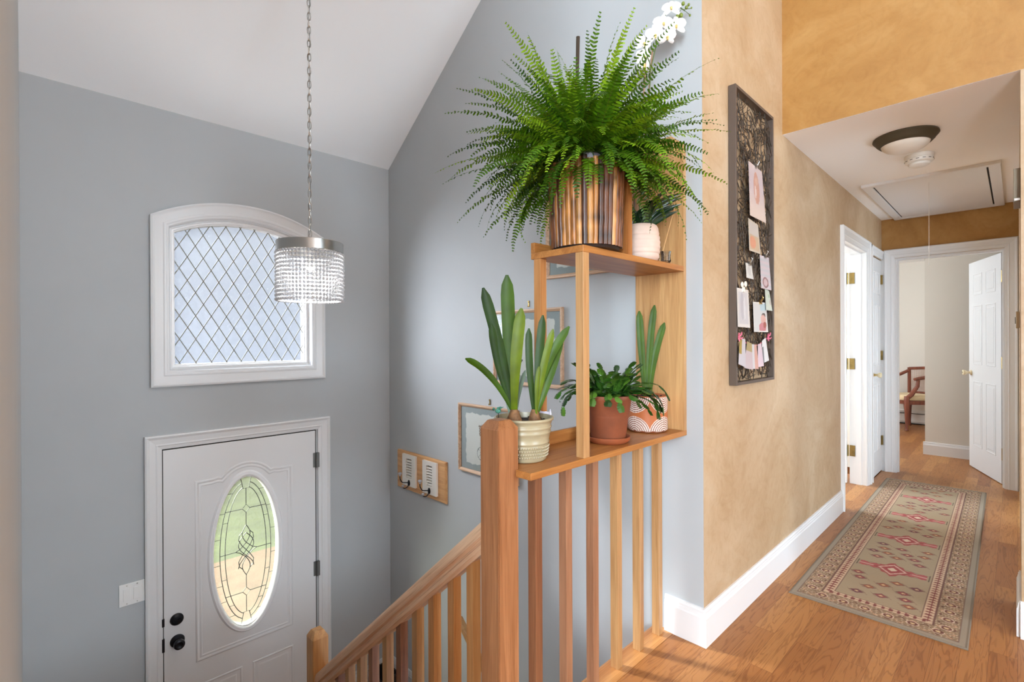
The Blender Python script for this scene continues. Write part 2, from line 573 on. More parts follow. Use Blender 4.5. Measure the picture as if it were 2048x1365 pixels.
box(bm, XE, XE + 0.12, 0.822, YH + 0.001, -0.3, 2.46)
box(bm, XE, XE + 0.12, -0.2, 0.07, -0.3, 2.46)
box(bm, XE, XE + 0.12, 0.07, 0.822, 2.058, 2.46)
struct('wall_hall_end', bm, PLO)
bm = BM()
for a_, b_ in ((XH, 3.45), (4.25, 4.85), (5.62, XE)):
    box(bm, a_, b_, -0.13, -0.012, -0.3, 2.44)
for a_, b_ in ((3.45, 4.25), (4.85, 5.62)):
    box(bm, a_, b_, -0.13, -0.012, 2.05, 2.44)
    box(bm, a_, b_, -0.13, -0.012, -0.3, -0.28)
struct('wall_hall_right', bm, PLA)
bm = BM()
box(bm, XH + 0.1, 6.05, -2.4, -2.3, -0.001, 2.5)
box(bm, 6.0, 6.09, -2.3, -0.13, -0.001, 2.5)
struct('wall_right_room', bm, BEIGE2)
bm = BM()
box(bm, XH + 0.1, 6.05, -2.4, -0.13, 2.44, 2.5)
struct('ceiling_right_room', bm, WHITEC)
bm = BM()
box(bm, XH, XH + 0.1, -7.0, -0.13, -0.3, 2.44)
struct('wall_living_right', bm, PLO)
bm = BM()
box(bm, -4.1, XH + 0.12, -7.1, -7.0, -0.3, 3.05)
struct('wall_back', bm, BEIGE2)

def ceilings():
    bm = BM()
    x0, x1 = -4.1, XH + 0.12
    for ya, yb in ((-7.1, -0.3), (-0.3, YF + 0.16)):
        pts = [(x0, ya, roof(ya)), (x0, yb, roof(yb)), (x0, yb, roof(yb) + 0.12), (x0, ya, roof(ya) + 0.12)]
        prism(bm, pts, (x1 - x0, 0, 0))
    struct('ceiling_vaulted', bm, WHITEC)
    bm = BM()
    box(bm, XH + 0.001, XE + 0.0, -0.13, YH + 0.0, 2.44, 2.5)
    struct('ceiling_hall', bm, WHITEC)
    bm = BM()
    box(bm, XE, 9.8, -1.7, 3.0, 2.44, 2.5)
    struct('ceiling_bedroom', bm, WHITEC)
    bm = BM()
    box(bm, 3.8, XE, YH + 0.12, 3.5, 2.44, 2.5)
    struct('ceiling_side_room', bm, WHITEC)
ceilings()

def floors():
    bm = BM()
    box(bm, -4.0, XB - 0.0, -7.0, 1.06, -0.28, 0)
    box(bm, XB, 9.8, -7.0, YH, -0.28, 0)
    box(bm, 4.2, 5.6, YH, 3.5, -0.28, 0.0)
    box(bm, XE, 9.8, YH, 3.0, -0.28, 0.0)
    struct('floor', bm, FLOOR)
    bm = BM()
    box(bm, -0.011, XB, 2.40, YF, LAND - 0.2, LAND)
    struct('floor_landing', bm, FLOOR)
    bm = BM()
    box(bm, -0.011, XB, -1.5, YF, LOW - 0.1, LOW)
    struct('floor_lower', bm, FLOOR)
    # oak nosing strip on the floor edge under the balusters
    bm = BM()
    pr = [(1.06, -0.02), (1.06, 0.0015), (1.145, 0.0015), (1.156, -0.002), (1.162, -0.010), (1.160, -0.020), (1.150, -0.026), (1.145, -0.30), (1.06, -0.30)]
    prism(bm, [(1.0, y, z) for y, z in pr], (XB - 1.0, 0, 0))
    struct('trim_1', bm, wood('oak_nosing', (154, 98, 50), (196, 142, 86), 'x', rough=0.3, scale=0.5))
floors()

def bedroom_shell():
    bm = BM()
    box(bm, 7.15, 9.6, -1.6, 0.72, 0, 2.45)
    struct('wall_bedroom_closet', bm, BEIGE)
    bm = BM()
    box(bm, 9.56, 9.66, 0.72, 3.0, 0, 2.45)
    box(bm, XE + 0.12, 9.66, 2.9, 3.0, 0, 2.45)
    struct('wall_bedroom_far', bm, BEIGE2)
    bm = BM()
    box(bm, XE, 7.15, -1.7, -1.6, 0, 2.45)
    box(bm, XE, XE + 0.1, YH + 0.12, 2.9, 0, 2.45)
    struct('wall_bedroom_near', bm, BEIGE2)
    bm = BM()
    box(bm, 4.1, 4.2, YH + 0.12, 3.5, 0, 2.45)
    box(bm, 5.9, 5.967, YH + 0.12, 3.5, 0, 2.45)
    box(bm, 4.1, 5.967, 3.45, 3.5, 0, 2.45)
    struct('wall_side_room', bm, BEIGE2)
bedroom_shell()

# baseboards: a stepped and beaded profile swept along a run
def baseboard(name, a, b, nrm, h=0.158, z=0.0, ext0=0.0, ext1=0.0):
    bm = BM()
    a, b, n = Vector((*a, z)), Vector((*b, z)), Vector((*nrm, 0))
    d = (b - a).normalized()
    a = a - d * ext0; b = b + d * ext1
    pr = [(0, 0), (0.016, 0), (0.016, h * 0.76), (0.013, h * 0.80), (0.012, h * 0.86), (0.010, h * 0.87), (0.0105, h * 0.93), (0.008, h * 0.95), (0.0065, h), (0, h)]
    pts = [a + n * p + Vector((0, 0, q)) for p, q in pr]
    prism(bm, pts, b - a)
    o = mesh(name, bm, TRIM)
    o['kind'] = 'structure'
baseboard('baseboard_hall_left', (XB, YH), (4.355, YH), (0, -1), ext0=0.016)
baseboard('baseboard_right', (XB, YH), (XB, 1.10), (-1, 0), ext0=0.0)
baseboard('baseboard_hall_right', (XH, -0.012), (3.45, -0.012), (0, 1))
baseboard('baseboard_header', (XH, -0.012), (XH, -1.0), (-1, 0), ext0=0.004)
baseboard('baseboard_bedroom', (7.15, 0.72), (7.15, -1.5), (-1, 0), h=0.14, ext0=0.016)
baseboard('baseboard_entry_right', (XB, 1.3), (XB, YF), (-1, 0), z=LAND)
baseboard('baseboard_front_right', (1.55, YF), (XB, YF), (0, -1), z=LAND)
baseboard('baseboard_front_left', (-0.011, YF), (0.479, YF), (0, -1), z=LAND)

def stairs():
    bm = BM()
    rise, run = -LAND / 7, 0.2165
    for i in range(6):
        z = -rise * (i + 1)
        y0 = 1.10 + run * i
        box(bm, -0.011, 0.985, y0, y0 + run, z - 0.03, z)
        box(bm, -0.011, 0.985, y0 + run - 0.02, y0 + run, z - rise, z - 0.03)
    box(bm, -0.011, 0.985, 1.10, 1.12, -rise, 0)
    struct('stairs_up', bm, OAKX)
    bm = BM()
    for i in range(6):
        z = LAND - rise * (i + 1)
        y1 = 2.40 - run * i
        box(bm, 1.07, XB, y1 - run, y1, z - 0.03, z)
        box(bm, 1.07, XB, y1 - 0.02, y1, z, z + rise)
    struct('stairs_down', bm, OAKX)
    # closed wall between the two flights, following the slope
    bm = BM()
    s = 0.861
    pts = [(0.985, 1.14, LOW), (0.985, 2.375, LOW), (0.985, 2.375, LAND + 0.15), (0.985, 1.14, LAND + 0.15 + s * 1.235)]
    prism(bm, pts, (0.085, 0, 0))
    struct('wall_stair_middle', bm, GREY)
    bm = BM()
    s = 0.861
    pts = [(0.98, 1.16, -0.10), (0.98, 2.375, -0.10 - s * 1.215), (0.98, 2.375, -0.07 - s * 1.215), (0.98, 1.16, -0.07)]
    prism(bm, pts, (0.095, 0, 0))
    struct('trim_2', bm, OAKY)
stairs()

# ------------------------------------------------------------------ arched window
def clip_convex(a, b, poly):
    t0, t1 = 0.0, 1.0
    a, b = Vector(a), Vector(b); d = b - a
    n = len(poly)
    for i in range(n):
        p, q = Vector(poly[i]), Vector(poly[(i + 1) % n])
        e = q - p
        nn = Vector((-e.y, e.x))
        num = (a - p).dot(nn); den = d.dot(nn)
        if abs(den) < 1e-12:
            if num < 0: return None
            continue
        t = -num / den
        if den > 0: t0 = max(t0, t)
        else: t1 = min(t1, t)
    if t0 >= t1: return None
    return a + d * t0, a + d * t1

def arched_window():
    out = win_outline
    bm = BM()
    prof = [(0, YF), (0, YF - 0.026), (0.010, YF - 0.030), (0.018, YF - 0.024), (0.024, YF - 0.022), (0.060, YF - 0.017),
            (0.066, YF - 0.020), (0.074, YF - 0.020), (0.080, YF - 0.015), (0.088, YF - 0.013), (0.091, YF - 0.006),
            (0.095, YF + 0.002), (0.096, YF + 0.012), (0.099, YF + 0.020), (0.103, YF + 0.020), (0.104, YF + 0.034)]
    moulding(bm, out, prof, lambda x, z, y: (x, y, z))
    w = struct('window_1', bm, TRIM, smooth=True, angle=25)
    bm = BM()
    prof = [(0.1035, YF + 0.05), (0.1035, YF + 0.026), (0.108, YF + 0.022), (0.116, YF + 0.022), (0.119, YF + 0.034), (0.124, YF + 0.036), (0.126, YF + 0.048), (0.126, YF + 0.09), (0.1035, YF + 0.09)]
    moulding(bm, out, prof, lambda x, z, y: (x, y, z), close_profile=True)
    mesh('window_sash', bm, plain('sash_white', (240, 241, 242), 0.35), w)
    bm = BM()
    ins = win_outline(0.124)
    prism(bm, [(p[0], YF + 0.056, p[1]) for p in ins], (0, 0.004, 0))
    mesh('window_pane', bm, pane_mat('frosted_pane', 0.86, (0.80, 0.83, 0.88), (0.10, 0.105, 0.11), 240, 0.5), w)
    bm = BM()
    dx, dz = 0.0835, 0.141
    poly = [tuple(p) for p in ins]
    for k in range(-14, 34):
        x = 0.66 + dx * k
        for sgn in (1, -1):
            L = 12
            a = (x - sgn * dx / 2 * L, 1.163 - dz / 2 * L)
            b = (x + sgn * dx / 2 * L * 2, 1.163 + dz / 2 * L * 2)
            c = clip_convex(a, b, poly)
            if c:
                off = 0.0 if sgn > 0 else 0.0008
                bar(bm, (c[0].x, YF + 0.0555 - off, c[0].y), (c[1].x, YF + 0.0555 - off, c[1].y), 0.0052, 0.003, (0, -1, 0))
    mesh('window_lattice', bm, plain('lattice_bronze_grey', (132, 132, 122), 0.5), w)
arched_window()

# ------------------------------------------------------------------ front door
def rect(x0, x1, z0, z1):
    return [(x0, z0), (x1, z0), (x1, z1), (x0, z1)]

def casing_profile(w, y, s=-1):
    return [(0, y), (0, y + s * 0.022), (0.008, y + s * 0.026), (0.016, y + s * 0.022), (0.022, y + s * 0.018), (w * 0.62, y + s * 0.014),
            (w * 0.70, y + s * 0.016), (w * 0.78, y + s * 0.012), (w * 0.9, y + s * 0.010), (w, y + s * 0.008), (w, y)]

def casing_u(bm, x0, x1, zb, zt, w, to3, t0=0.0):
    """casing around three sides of an opening (outer box x0..x1, top zt)"""
    prof = casing_profile(w, 0, 1)
    P = []
    for off, dep in prof:
        P.append([to3(x0 + off, zb, dep), to3(x0 + off, zt - off, dep), to3(x1 - off, zt - off, dep), to3(x1 - off, zb, dep)])
    L = [[bm.verts.new(q) for q in r] for r in P]
    for A, B in zip(L, L[1:]):
        for i in range(3):
            bm.faces.new((A[i], A[i + 1], B[i + 1], B[i]))
    bm.faces.new([r[0] for r in L]); bm.faces.new([r[3] for r in L][::-1])

def raised_panel(bm, x0, x1, z0, z1, to3, arch=0.0):
    """moulded frame with a raised field, on a door face"""
    if arch:
        pts = [(x0, z0), (x1, z0), (x1, z1)]
        n = 12
        for i in range(1, n):
            t = i / n
            x = x1 + (x0 - x1) * t
            s = 0.5 - 0.5 * cos(2 * pi * t)
            pts.append((x, z1 + arch * s))
        pts.append((x0, z1))
    else:
        pts = rect(x0, x1, z0, z1)
    prof = [(0, 0.0), (0.002, 0.003), (0.008, 0.004), (0.012, 0.001), (0.016, -0.002), (0.030, -0.001), (0.036, 0.003), (0.040, 0.0035)]
    moulding(bm, pts, prof, to3)
    bm.faces.new([bm.verts.new(to3(p.x, p.y, 0.0035)) for p in inset(pts, 0.040)])

def front_door():
    Y = YF - 0.006                       # inner face of the slab
    x0, x1, z0, z1 = 0.566, 1.445, LAND + 0.012, 0.664
    root = thing('door_1', (1.006, YF, LAND), '', '')
    del root['label'], root['category']
    root['kind'] = 'structure'
    # slab with an elliptical opening
    cx, cz, a, b = 1.006, -0.040, 0.187, 0.470
    bm = BM()
    N = 96
    def outer(t):
        c, s = cos(t), sin(t)
        k = []
        if c > 1e-9: k.append((x1 - cx) / c)
        if c < -1e-9: k.append((x0 - cx) / c)
        if s > 1e-9: k.append((z1 - cz) / s)
        if s < -1e-9: k.append((z0 - cz) / s)
        m = min(k)
        return cx + c * m, cz + s * m
    angs = sorted([2 * pi * i / N for i in range(N)] + [atan2(z - cz, x - cx) % (2 * pi) for x in (x0, x1) for z in (z0, z1)])
    loops = []
    for y in (Y, Y + 0.044):
        A = []; B = []
        for t in angs:
            tt = atan2(sin(t) / b, cos(t) / a)
            A.append(bm.verts.new((cx + a * cos(tt), y, cz + b * sin(tt))))
            p = outer(t)
            B.append(bm.verts.new((p[0], y, p[1])))
        loops.append((A, B))
    M = len(angs)
    for i in range(M):
        j = (i + 1) % M
        for A, B in loops:
            bm.faces.new((A[i], A[j], B[j], B[i]))
        bm.faces.new((loops[0][0][i], loops[0][0][j], loops[1][0][j], loops[1][0][i]))
        bm.faces.new((loops[0][1][i], loops[0][1][j], loops[1][1][j], loops[1][1][i]))
    mesh('door_slab', bm, DOORW, root)
    # pressed mouldings around the oval and on the lower panels
    to3 = lambda x, z, d: (x, Y - d, z)
    bm = BM()
    n = 10
    xa, xb, za, zt = 0.722, 1.289, -0.625, 0.456
    pts = [(xa, za), (xb, za), (xb, zt)]
    pts += [(1.20, zt), (1.17, zt + 0.006)]
    for i in range(n + 1):
        t = radians(38 + (180 - 76) * i / n)
        pts.append((cx + 0.185 * cos(t), 0.345 + 0.183 * sin(t)))
    pts += [(0.842, zt + 0.006), (0.812, zt), (xa, zt)]
    ridge = [(0, 0), (0.003, 0.0035), (0.009, 0.005), (0.014, 0.003), (0.017, 0.0005), (0.021, 0.0005), (0.026, 0.0035), (0.032, 0.003), (0.036, 0)]
    moulding(bm, pts, ridge, to3)
    raised_panel(bm, 0.722, 0.975, LAND + 0.22, -0.76, to3, 0.0)
    raised_panel(bm, 1.036, 1.289, LAND + 0.22, -0.76, to3, 0.0)
    mesh('panel_moulding', bm, DOORW, root, smooth=True, angle=40)
    # oval frame
    bm = BM()
    el = [(cx + 0.222 * cos(2 * pi * i / 72), cz + 0.512 * sin(2 * pi * i / 72)) for i in range(72)]
    prof = [(0, 0), (0.003, 0.005), (0.010, 0.011), (0.016, 0.010), (0.022, 0.012), (0.028, 0.011), (0.033, 0.006), (0.036, -0.004), (0.039, -0.018), (0.039, -0.030)]
    moulding(bm, el, prof, to3)
    mesh('oval_frame', bm, plain('oval_frame_white', (240, 241, 243), 0.35), root, smooth=True, angle=50)
    # textured pane and came
    YG = Y + 0.02
    A0, B0 = 0.190, 0.476
    bm = BM()
    prism(bm, [(cx + A0 * cos(2 * pi * i / 72), YG, cz + B0 * sin(2 * pi * i / 72)) for i in range(72)], (0, 0.005, 0))
    mesh('oval_pane', bm, pane_mat('textured_oval_glass', 0.84, (0.93, 0.96, 0.9), (0.10, 0.11, 0.09), 90, 0.6), root)
    bm = BM()
    A1, B1 = 0.182, 0.468
    YC = YG - 0.002
    def P(u, v): return (cx + u * A1, YC, cz + v * B1)
    def line(pts, r=0.0026, closed=False):
        tube(bm, [P(*p) for p in pts], r, 5, closed=closed)
    def arcs(k, kv, t0, t1, n=40):
        return [(k * cos(radians(t0 + (t1 - t0) * i / n)), kv * sin(radians(t0 + (t1 - t0) * i / n))) for i in range(n + 1)]
    for k, kv in ((0.82, 0.93), (0.66, 0.86)):
        line(arcs(k, kv, -81, 81)); line(arcs(k, kv, 99, 261))
    for s in (1, -1):
        line([(-0.17, s * 0.985), (-0.09, s * 0.84), (0.09, s * 0.84), (0.17, s * 0.985)])
        line([(0, s * 0.84), (0, s * 0.62)])
        line([(0, s * 0.62), (0.12, s * 0.565), (0, s * 0.51), (-0.12, s * 0.565)], closed=True)
        line([(0, s * 0.51), (0, s * 0.34)])
        line([(0.12, s * 0.565), (0.665, s * 0.565)]); line([(-0.12, s * 0.565), (-0.665, s * 0.565)])
        # pointed vesica above and below the knot
        for q in (1, -1):
            line([(q * 0.125 * sin(pi * i / 12), s * (0.34 - 0.24 * i / 12)) for i in range(13)])
    for q in (1, -1):
        line([(q * 0.34, 0), (0.82 * q, 0)])
        # interlaced strands
        line([(q * 0.245 * sin(1.5 * pi * (i / 24) ) * (1.0 if i < 17 else 1.0), 0.235 - 0.47 * i / 24) for i in range(25)])
        line([(q * 0.34, 0), (q * 0.2, 0.025), (0.0, 0.10)]); line([(q * 0.34, 0), (q * 0.2, -0.025), (0.0, -0.10)])
        line([(q * 0.10, 0.26), (q * 0.22, 0.21), (q * 0.24, 0.15), (q * 0.14, 0.07), (-q * 0.12, -0.06), (-q * 0.24, -0.14), (-q * 0.22, -0.21), (-q * 0.10, -0.26)])
        for v in (0.80, 0.55, 0.22, -0.12, -0.40, -0.62, -0.84):
            u0 = 0.82 * sqrt(max(0, 1 - (v / 0.93) ** 2)); u1 = sqrt(1 - v * v)
            line([(q * u0, v), (q * u1 * 0.995, v)], 0.0018)
        for v in (0.42, -0.33, -0.7):
            u0 = 0.66 * sqrt(max(0, 1 - (v / 0.86) ** 2)); u1 = 0.82 * sqrt(1 - (v / 0.93) ** 2)
            line([(q * u0, v), (q * u1, v)], 0.0018)
    mesh('came', bm, plain('lead_came', (112, 116, 110), 0.45, metal=0.4), root)
    # casing with stop
    bm = BM()
    casing_u(bm, 0.479, 1.547, LAND, 0.754, 0.082, lambda x, z, d: (x, YF - d, z))
    mesh('casing', bm, TRIM, root)
    bm = BM()
    box(bm, 0.561, 0.5655, YF - 0.001, YF + 0.05, LAND, 0.668)
    box(bm, 1.4455, 1.4520, YF - 0.001, YF + 0.05, LAND, 0.668)
    box(bm, 0.561, 1.452, YF - 0.001, YF + 0.05, 0.6645, 0.672)
    mesh('jamb_gap', bm, DARKGAP, root)
    bm = BM()
    box(bm, 0.56, 1.452, YF - 0.02, YF + 0.08, LAND, LAND + 0.012)
    mesh('threshold', bm, OAKX, root)
    # hardware
    for zc in (0.46, -0.296, -1.06):
        bm = BM()
        lathe(bm, [(0.006, -0.052), (0.006, 0.052)], (1.449, Y - 0.008, zc), 10)
        box(bm, 1.430, 1.449, Y - 0.004, Y + 0.0, zc - 0.05, zc + 0.05)
        box(bm, 1.449, 1.468, Y - 0.018, Y + 0.0, zc - 0.05, zc + 0.05)
        mesh('hinge', bm, HINGE, root)
    bm = BM()
    lathe(bm, [(0.0, -0.0), (0.034, 0.0), (0.034, -0.006), (0.028, -0.013), (0.026, -0.014), (0.0, -0.014)], (0.628, Y, -0.326), 28, 'y', caps=False)
    bar(bm, (0.628 - 0.018, Y - 0.014, -0.326 - 0.004), (0.628 + 0.018, Y - 0.014, -0.326 + 0.004), 0.009, 0.014, (0, -1, 0))
    mesh('deadbolt', bm, BLACK, root, smooth=True)
    bm = BM()
    lathe(bm, [(0.0, 0.0), (0.036, 0.0), (0.037, -0.005), (0.033, -0.010), (0.016, -0.014), (0.012, -0.026), (0.014, -0.036), (0.027, -0.043), (0.029, -0.052),
               (0.027, -0.062), (0.018, -0.066), (0.010, -0.062), (0.0, -0.061)], (0.630, Y, -0.452), 28, 'y', caps=False)
    mesh('doorknob', bm, BLACK, root, smooth=True)
    bm = BM()
    box(bm, 0.556, 0.568, Y - 0.007, Y + 0.002, -0.345, -0.300, 0.001); box(bm, 0.556, 0.568, Y - 0.008, Y + 0.002, -0.490, -0.415, 0.001)
    mesh('strike_plate', bm, BLACK, root)
front_door()

# outside: lawn and path in front of the door
bm = BM(); box(bm, -14, 22, YF + 0.2, 40, -1.7, -1.52)
struct('ground', bm, plain('lawn', (70, 78, 48), 0.9, noise=0.18, nscale=2.5))
bm = BM(); box(bm, -4, 9, YF + 0.2, 7.0, -1.52, -1.47)
struct('floor_front_path', bm, plain('path_pavers', (106, 82, 68), 0.9, noise=0.12, nscale=4))

# light switches
def switch_plate():
    r = thing('light_switch', (0.42, YF, -0.16), 'white double rocker light switch plate on grey wall left of the front door', 'light switch')
    bm = BM(); box(bm, 0.364, 0.4785, YF - 0.006, YF, -0.162, -0.042, 0.002)
    mesh('switch_plate', bm, plain('switch_white', (236, 236, 234), 0.3), r)
    for i, x in enumerate((0.398, 0.444)):
        bm = BM(); box(bm, x - 0.016, x + 0.016, YF - 0.009, YF - 0.004, -0.135, -0.069, 0.001)
        mesh('rocker', bm, MATS['switch_white'], r)
        for z in (-0.151, -0.053):
            bm = BM()
            lathe(bm, [(0.003, 0), (0.003, -0.0012)], (x, YF - 0.006, z), 10, 'y')
            mesh('screw', bm, STEEL, r)
switch_plate()

# ------------------------------------------------------------------ railing on the stairs
def newel(bm, x0, x1, y0, y1, z0, zs, zt):
    c = 0.016
    k = 0.004
    def ring(i, z): return [(x0 + i, y0 + i, z), (x1 - i, y0 + i, z), (x1 - i, y1 - i, z), (x0 + i, y1 - i, z)]
    rs = [ring(0, z0), ring(0, zs), ring(c, zt - 0.002), ring(c + k, zt)]
    vs = [[bm.verts.new(p) for p in r] for r in rs]
    for A, B in zip(vs, vs[1:]):
        for i in range(4):
            bm.faces.new((A[i], A[(i + 1) % 4], B[(i + 1) % 4], B[i]))
    bm.faces.new(vs[0][::-1]); bm.faces.new(vs[-1])
    # soften the four vertical edges
    es = [e for e in bm.edges if abs(e.verts[0].co.x - e.verts[1].co.x) < 1e-6 and abs(e.verts[0].co.y - e.verts[1].co.y) < 1e-6]
    bmesh.ops.bevel(bm, geom=es, offset=0.0025, segments=2, affect='EDGES')

def stair_railing():
    r = thing('stair_railing', (1.03, 1.1, 0), 'oak stair railing sloping from tall post down to the entry landing', 'railing')
    bm = BM(); newel(bm, 0.985, 1.068, 1.06, 1.142, -0.30, 1.024, 1.050)
    mesh('newel_post', bm, wood('oak_post', (132, 82, 48), (172, 118, 78), 'z', seed=1), r)
    bm = BM(); newel(bm, 0.985, 1.062, 2.375, 2.452, LAND, -0.158, -0.126)
    mesh('newel_post', bm, wood('oak_post_low', (174, 120, 66), (210, 160, 104), 'z', seed=5), r)
    # handrail: moulded section swept down the slope
    s = -0.861
    y0, y1 = 1.142, 2.376
    zt = 0.747
    sec = [(-0.022, -0.078), (-0.030, -0.066), (-0.030, -0.056), (-0.024, -0.052), (-0.024, -0.046), (-0.033, -0.038), (-0.034, -0.016), (-0.028, -0.004), (-0.014, 0.0),
           (0.014, 0.0), (0.028, -0.004), (0.034, -0.016), (0.033, -0.038), (0.024, -0.046), (0.024, -0.052), (0.030, -0.056), (0.030, -0.066), (0.022, -0.078)]
    bm = BM()
    prism(bm, [(1.0265 + p, y0, zt + q * 1.32) for p, q in sec], (0, y1 - y0, s * (y1 - y0)))
    mesh('handrail', bm, OAKY, r, smooth=True, angle=30)
    ys = [1.209, 1.309, 1.434 - 0.012, 1.526, 1.640 - 0.005, 1.738, 1.850, 1.951, 2.060, 2.158, 2.255]
    order = [2, 0, 2, 0, 1, 0, 3, 0, 0, 3, 0]
    order = [2, 2, 2, 0, 3, 0, 1, 0, 0, 3, 0]
    for y, k in zip(ys, order):
        bm = BM()
        h = 0.016
        ztop = zt - 0.078 * 1.32 + s * (y - y0)
        zb = -0.07 + s * (y - 1.16)
        x0, x1 = 1.0265 - h, 1.0265 + h
        hexa(bm, [(x0, y, zb - s * 0), (x1, y, zb), (x1, y + 2 * h, zb + s * 2 * h), (x0, y + 2 * h, zb + s * 2 * h),
                  (x0, y, ztop + 0.004), (x1, y, ztop + 0.004), (x1, y + 2 * h, ztop + s * 2 * h + 0.004), (x0, y + 2 * h, ztop + s * 2 * h + 0.004)])
        mesh('baluster', bm, BALM[k], r)
stair_railing()

bm = BM()
prism(bm, [(1.955 + p * 0.9, 2.47, -0.455 + q * 0.9) for p, q in [(-0.02, -0.05), (-0.026, -0.03), (-0.024, -0.008), (-0.010, 0), (0.010, 0), (0.024, -0.008), (0.026, -0.03), (0.02, -0.05)]], (0, -1.4, -1.2))
hr = mesh('wall_handrail', bm, BALM[0], origin=(1.955, 2.47, -0.5))
tag(hr, 'light oak handrail end on the grey wall, glimpsed between stair balusters', 'handrail')

# ------------------------------------------------------------------ shelf unit over the floor railing
def shelf_unit():
    r = thing('railing_shelf', (1.55, 1.1, 0), 'two-tier oak shelf built over the balusters against the grey wall', 'shelf')
    Y0, Y1 = 0.997, 1.232
    bm = BM(); box(bm, 1.055, XB - 0.001, Y0, 1.059, 0.877, 0.899, 0.0015)
    box(bm, 1.069, XB - 0.001, 1.059, Y1, 0.877, 0.899)
    mesh('lower_shelf', bm, OAKX, r)
    bm = BM(); box(bm, 1.069, 2.012, 1.220, Y1, 0.899, 0.945, 0.001)
    mesh('back_rail', bm, OAKX, r)
    bm = BM(); box(bm, 1.309, 2.012, Y0, Y1, 1.580, 1.603, 0.0015)
    mesh('upper_shelf', bm, OAKX, r)
    bm = BM(); box(bm, 1.309, 2.012, 1.214, Y1, 1.603, 1.640, 0.001)
    mesh('back_rail', bm, OAKX, r)
    bm = BM(); box(bm, 1.3105, 1.3425, Y0 + 0.001, Y0 + 0.033, 0.899, 1.580, 0.001)
    mesh('shelf_post', bm, BALM[0], r)
    bm = BM(); box(bm, 1.3105, 1.3425, 1.187, 1.219, 0.899, 1.580, 0.001)
    mesh('shelf_post', bm, BALM[2], r)
    bm = BM()
    pts = [(1.582, Y0 + 0.002, 1.603), (1.582, 1.213, 1.603), (1.582, 1.213, 2.0), (1.582, Y0 + 0.002, 2.0)]
    prism(bm, pts, (0.027, 0, 0))
    mesh('divider', bm, OAK, r)
    bm = BM()
    pts = [(2.012, Y0 + 0.001, 0.899), (2.012, Y1, 0.899), (2.012, Y1, 2.13), (2.012, 1.175, 2.175), (2.012, 1.055, 2.175), (2.012, Y0 + 0.001, 2.125)]
    prism(bm, pts, (0.022, 0, 0))
    mesh('side_panel', bm, OAKP, r)
    xs = [1.187 - 0.011, 1.332 - 0.0, 1.488, 1.6435, 1.8045, 1.960]
    mats = [1, 2, 2, 0, 0, 0]
    mats = [3, 1, 1, 0, 0, 0]
    for x, k in zip(xs, mats):
        bm = BM(); box(bm, x, x + 0.033, 1.092, 1.125, 0.0015, 0.877, 0.001)
        mesh('baluster', bm, BALM[k], r)
shelf_unit()

# ------------------------------------------------------------------ potted plants
def strap_leaf(bm, pts, widths, side, thick=0.0016, cup=0.10):
    """lens-section leaf along pts; side = direction across the blade"""
    pts = [Vector(p) for p in pts]
    side = Vector(side).normalized()
    n = len(pts)
    rows = []
    for i in range(n):
        t = (pts[min(i + 1, n - 1)] - pts[max(i - 1, 0)]).normalized()
        s = (side - t * side.dot(t)).normalized()
        nn = t.cross(s).normalized()
        w = widths[i] / 2
        row = []
        for a, d in ((-1, 0), (-0.5, 0.5), (0, 0.9), (0.5, 0.5), (1, 0), (0.5, -0.5), (0, -0.9), (-0.5, -0.5)):
            lift = cup * w * (1 - a * a) 
            row.append(bm.verts.new(pts[i] + s * (a * w) + nn * (d * thick / 2 - lift)))
        rows.append(row)
    for A, B in zip(rows, rows[1:]):
        for k in range(8):
            bm.faces.new((A[k], A[(k + 1) % 8], B[(k + 1) % 8], B[k]))
    bm.faces.new(rows[0]); bm.faces.new(rows[-1][::-1])

def bez(a, b, c, n=14, d=None):
    a, b, c = Vector(a), Vector(b), Vector(c)
    return [a * (1 - t) ** 2 + b * 2 * t * (1 - t) + c * t * t for t in [i / n for i in range(n + 1)]]

def leaf_w(w, n=14, base=0.5, tip=0.1):
    out = []
    for i in range(n + 1):
        t = i / n
        k = base + (1 - base) * min(1, t / 0.55) ** 1.2
        if t > 0.82:
            k *= max(0.0, 1 - ((t - 0.82) / 0.185) ** 2.6) ** 0.6
        out.append(max(w * k, w * 0.04))
    return out

LEAFD = plain('amaryllis_leaf_dark', (34, 60, 6), 0.42, spec=0.22, noise=0.15, nscale=14)
LEAFM = plain('amaryllis_leaf', (56, 84, 8), 0.42, spec=0.22, noise=0.15, nscale=14)
LEAFL = plain('amaryllis_leaf_light', (88, 106, 16), 0.42, spec=0.22, noise=0.15, nscale=14)
LEAFP = plain('pale_leaf_underside', (120, 142, 122), 0.5)
SOIL = plain('potting_soil', (44, 32, 24), 0.95, noise=0.4, nscale=90, bump=1.0, bscale=120)
BULB = plain('bulb_skin', (120, 84, 52), 0.7, noise=0.3, nscale=60)

def soil(c, r, h, parent, sx=1, sy=1, seed=1):
    rnd = random.Random(seed)
    bm = BM()
    lathe(bm, [(r, h - 0.012), (r * 0.98, h), (r * 0.6, h + 0.004), (0.001, h + 0.006)], c, 28, sx=sx, sy=sy)
    for _ in range(60):
        a, q = rnd.uniform(0, 2 * pi), r * sqrt(rnd.random()) * 0.9
        ball(bm, (c[0] + q * cos(a), c[1] + q * sin(a), c[2] + h + 0.003), rnd.uniform(0.002, 0.005), 1)
    return mesh('soil', bm, SOIL, parent)

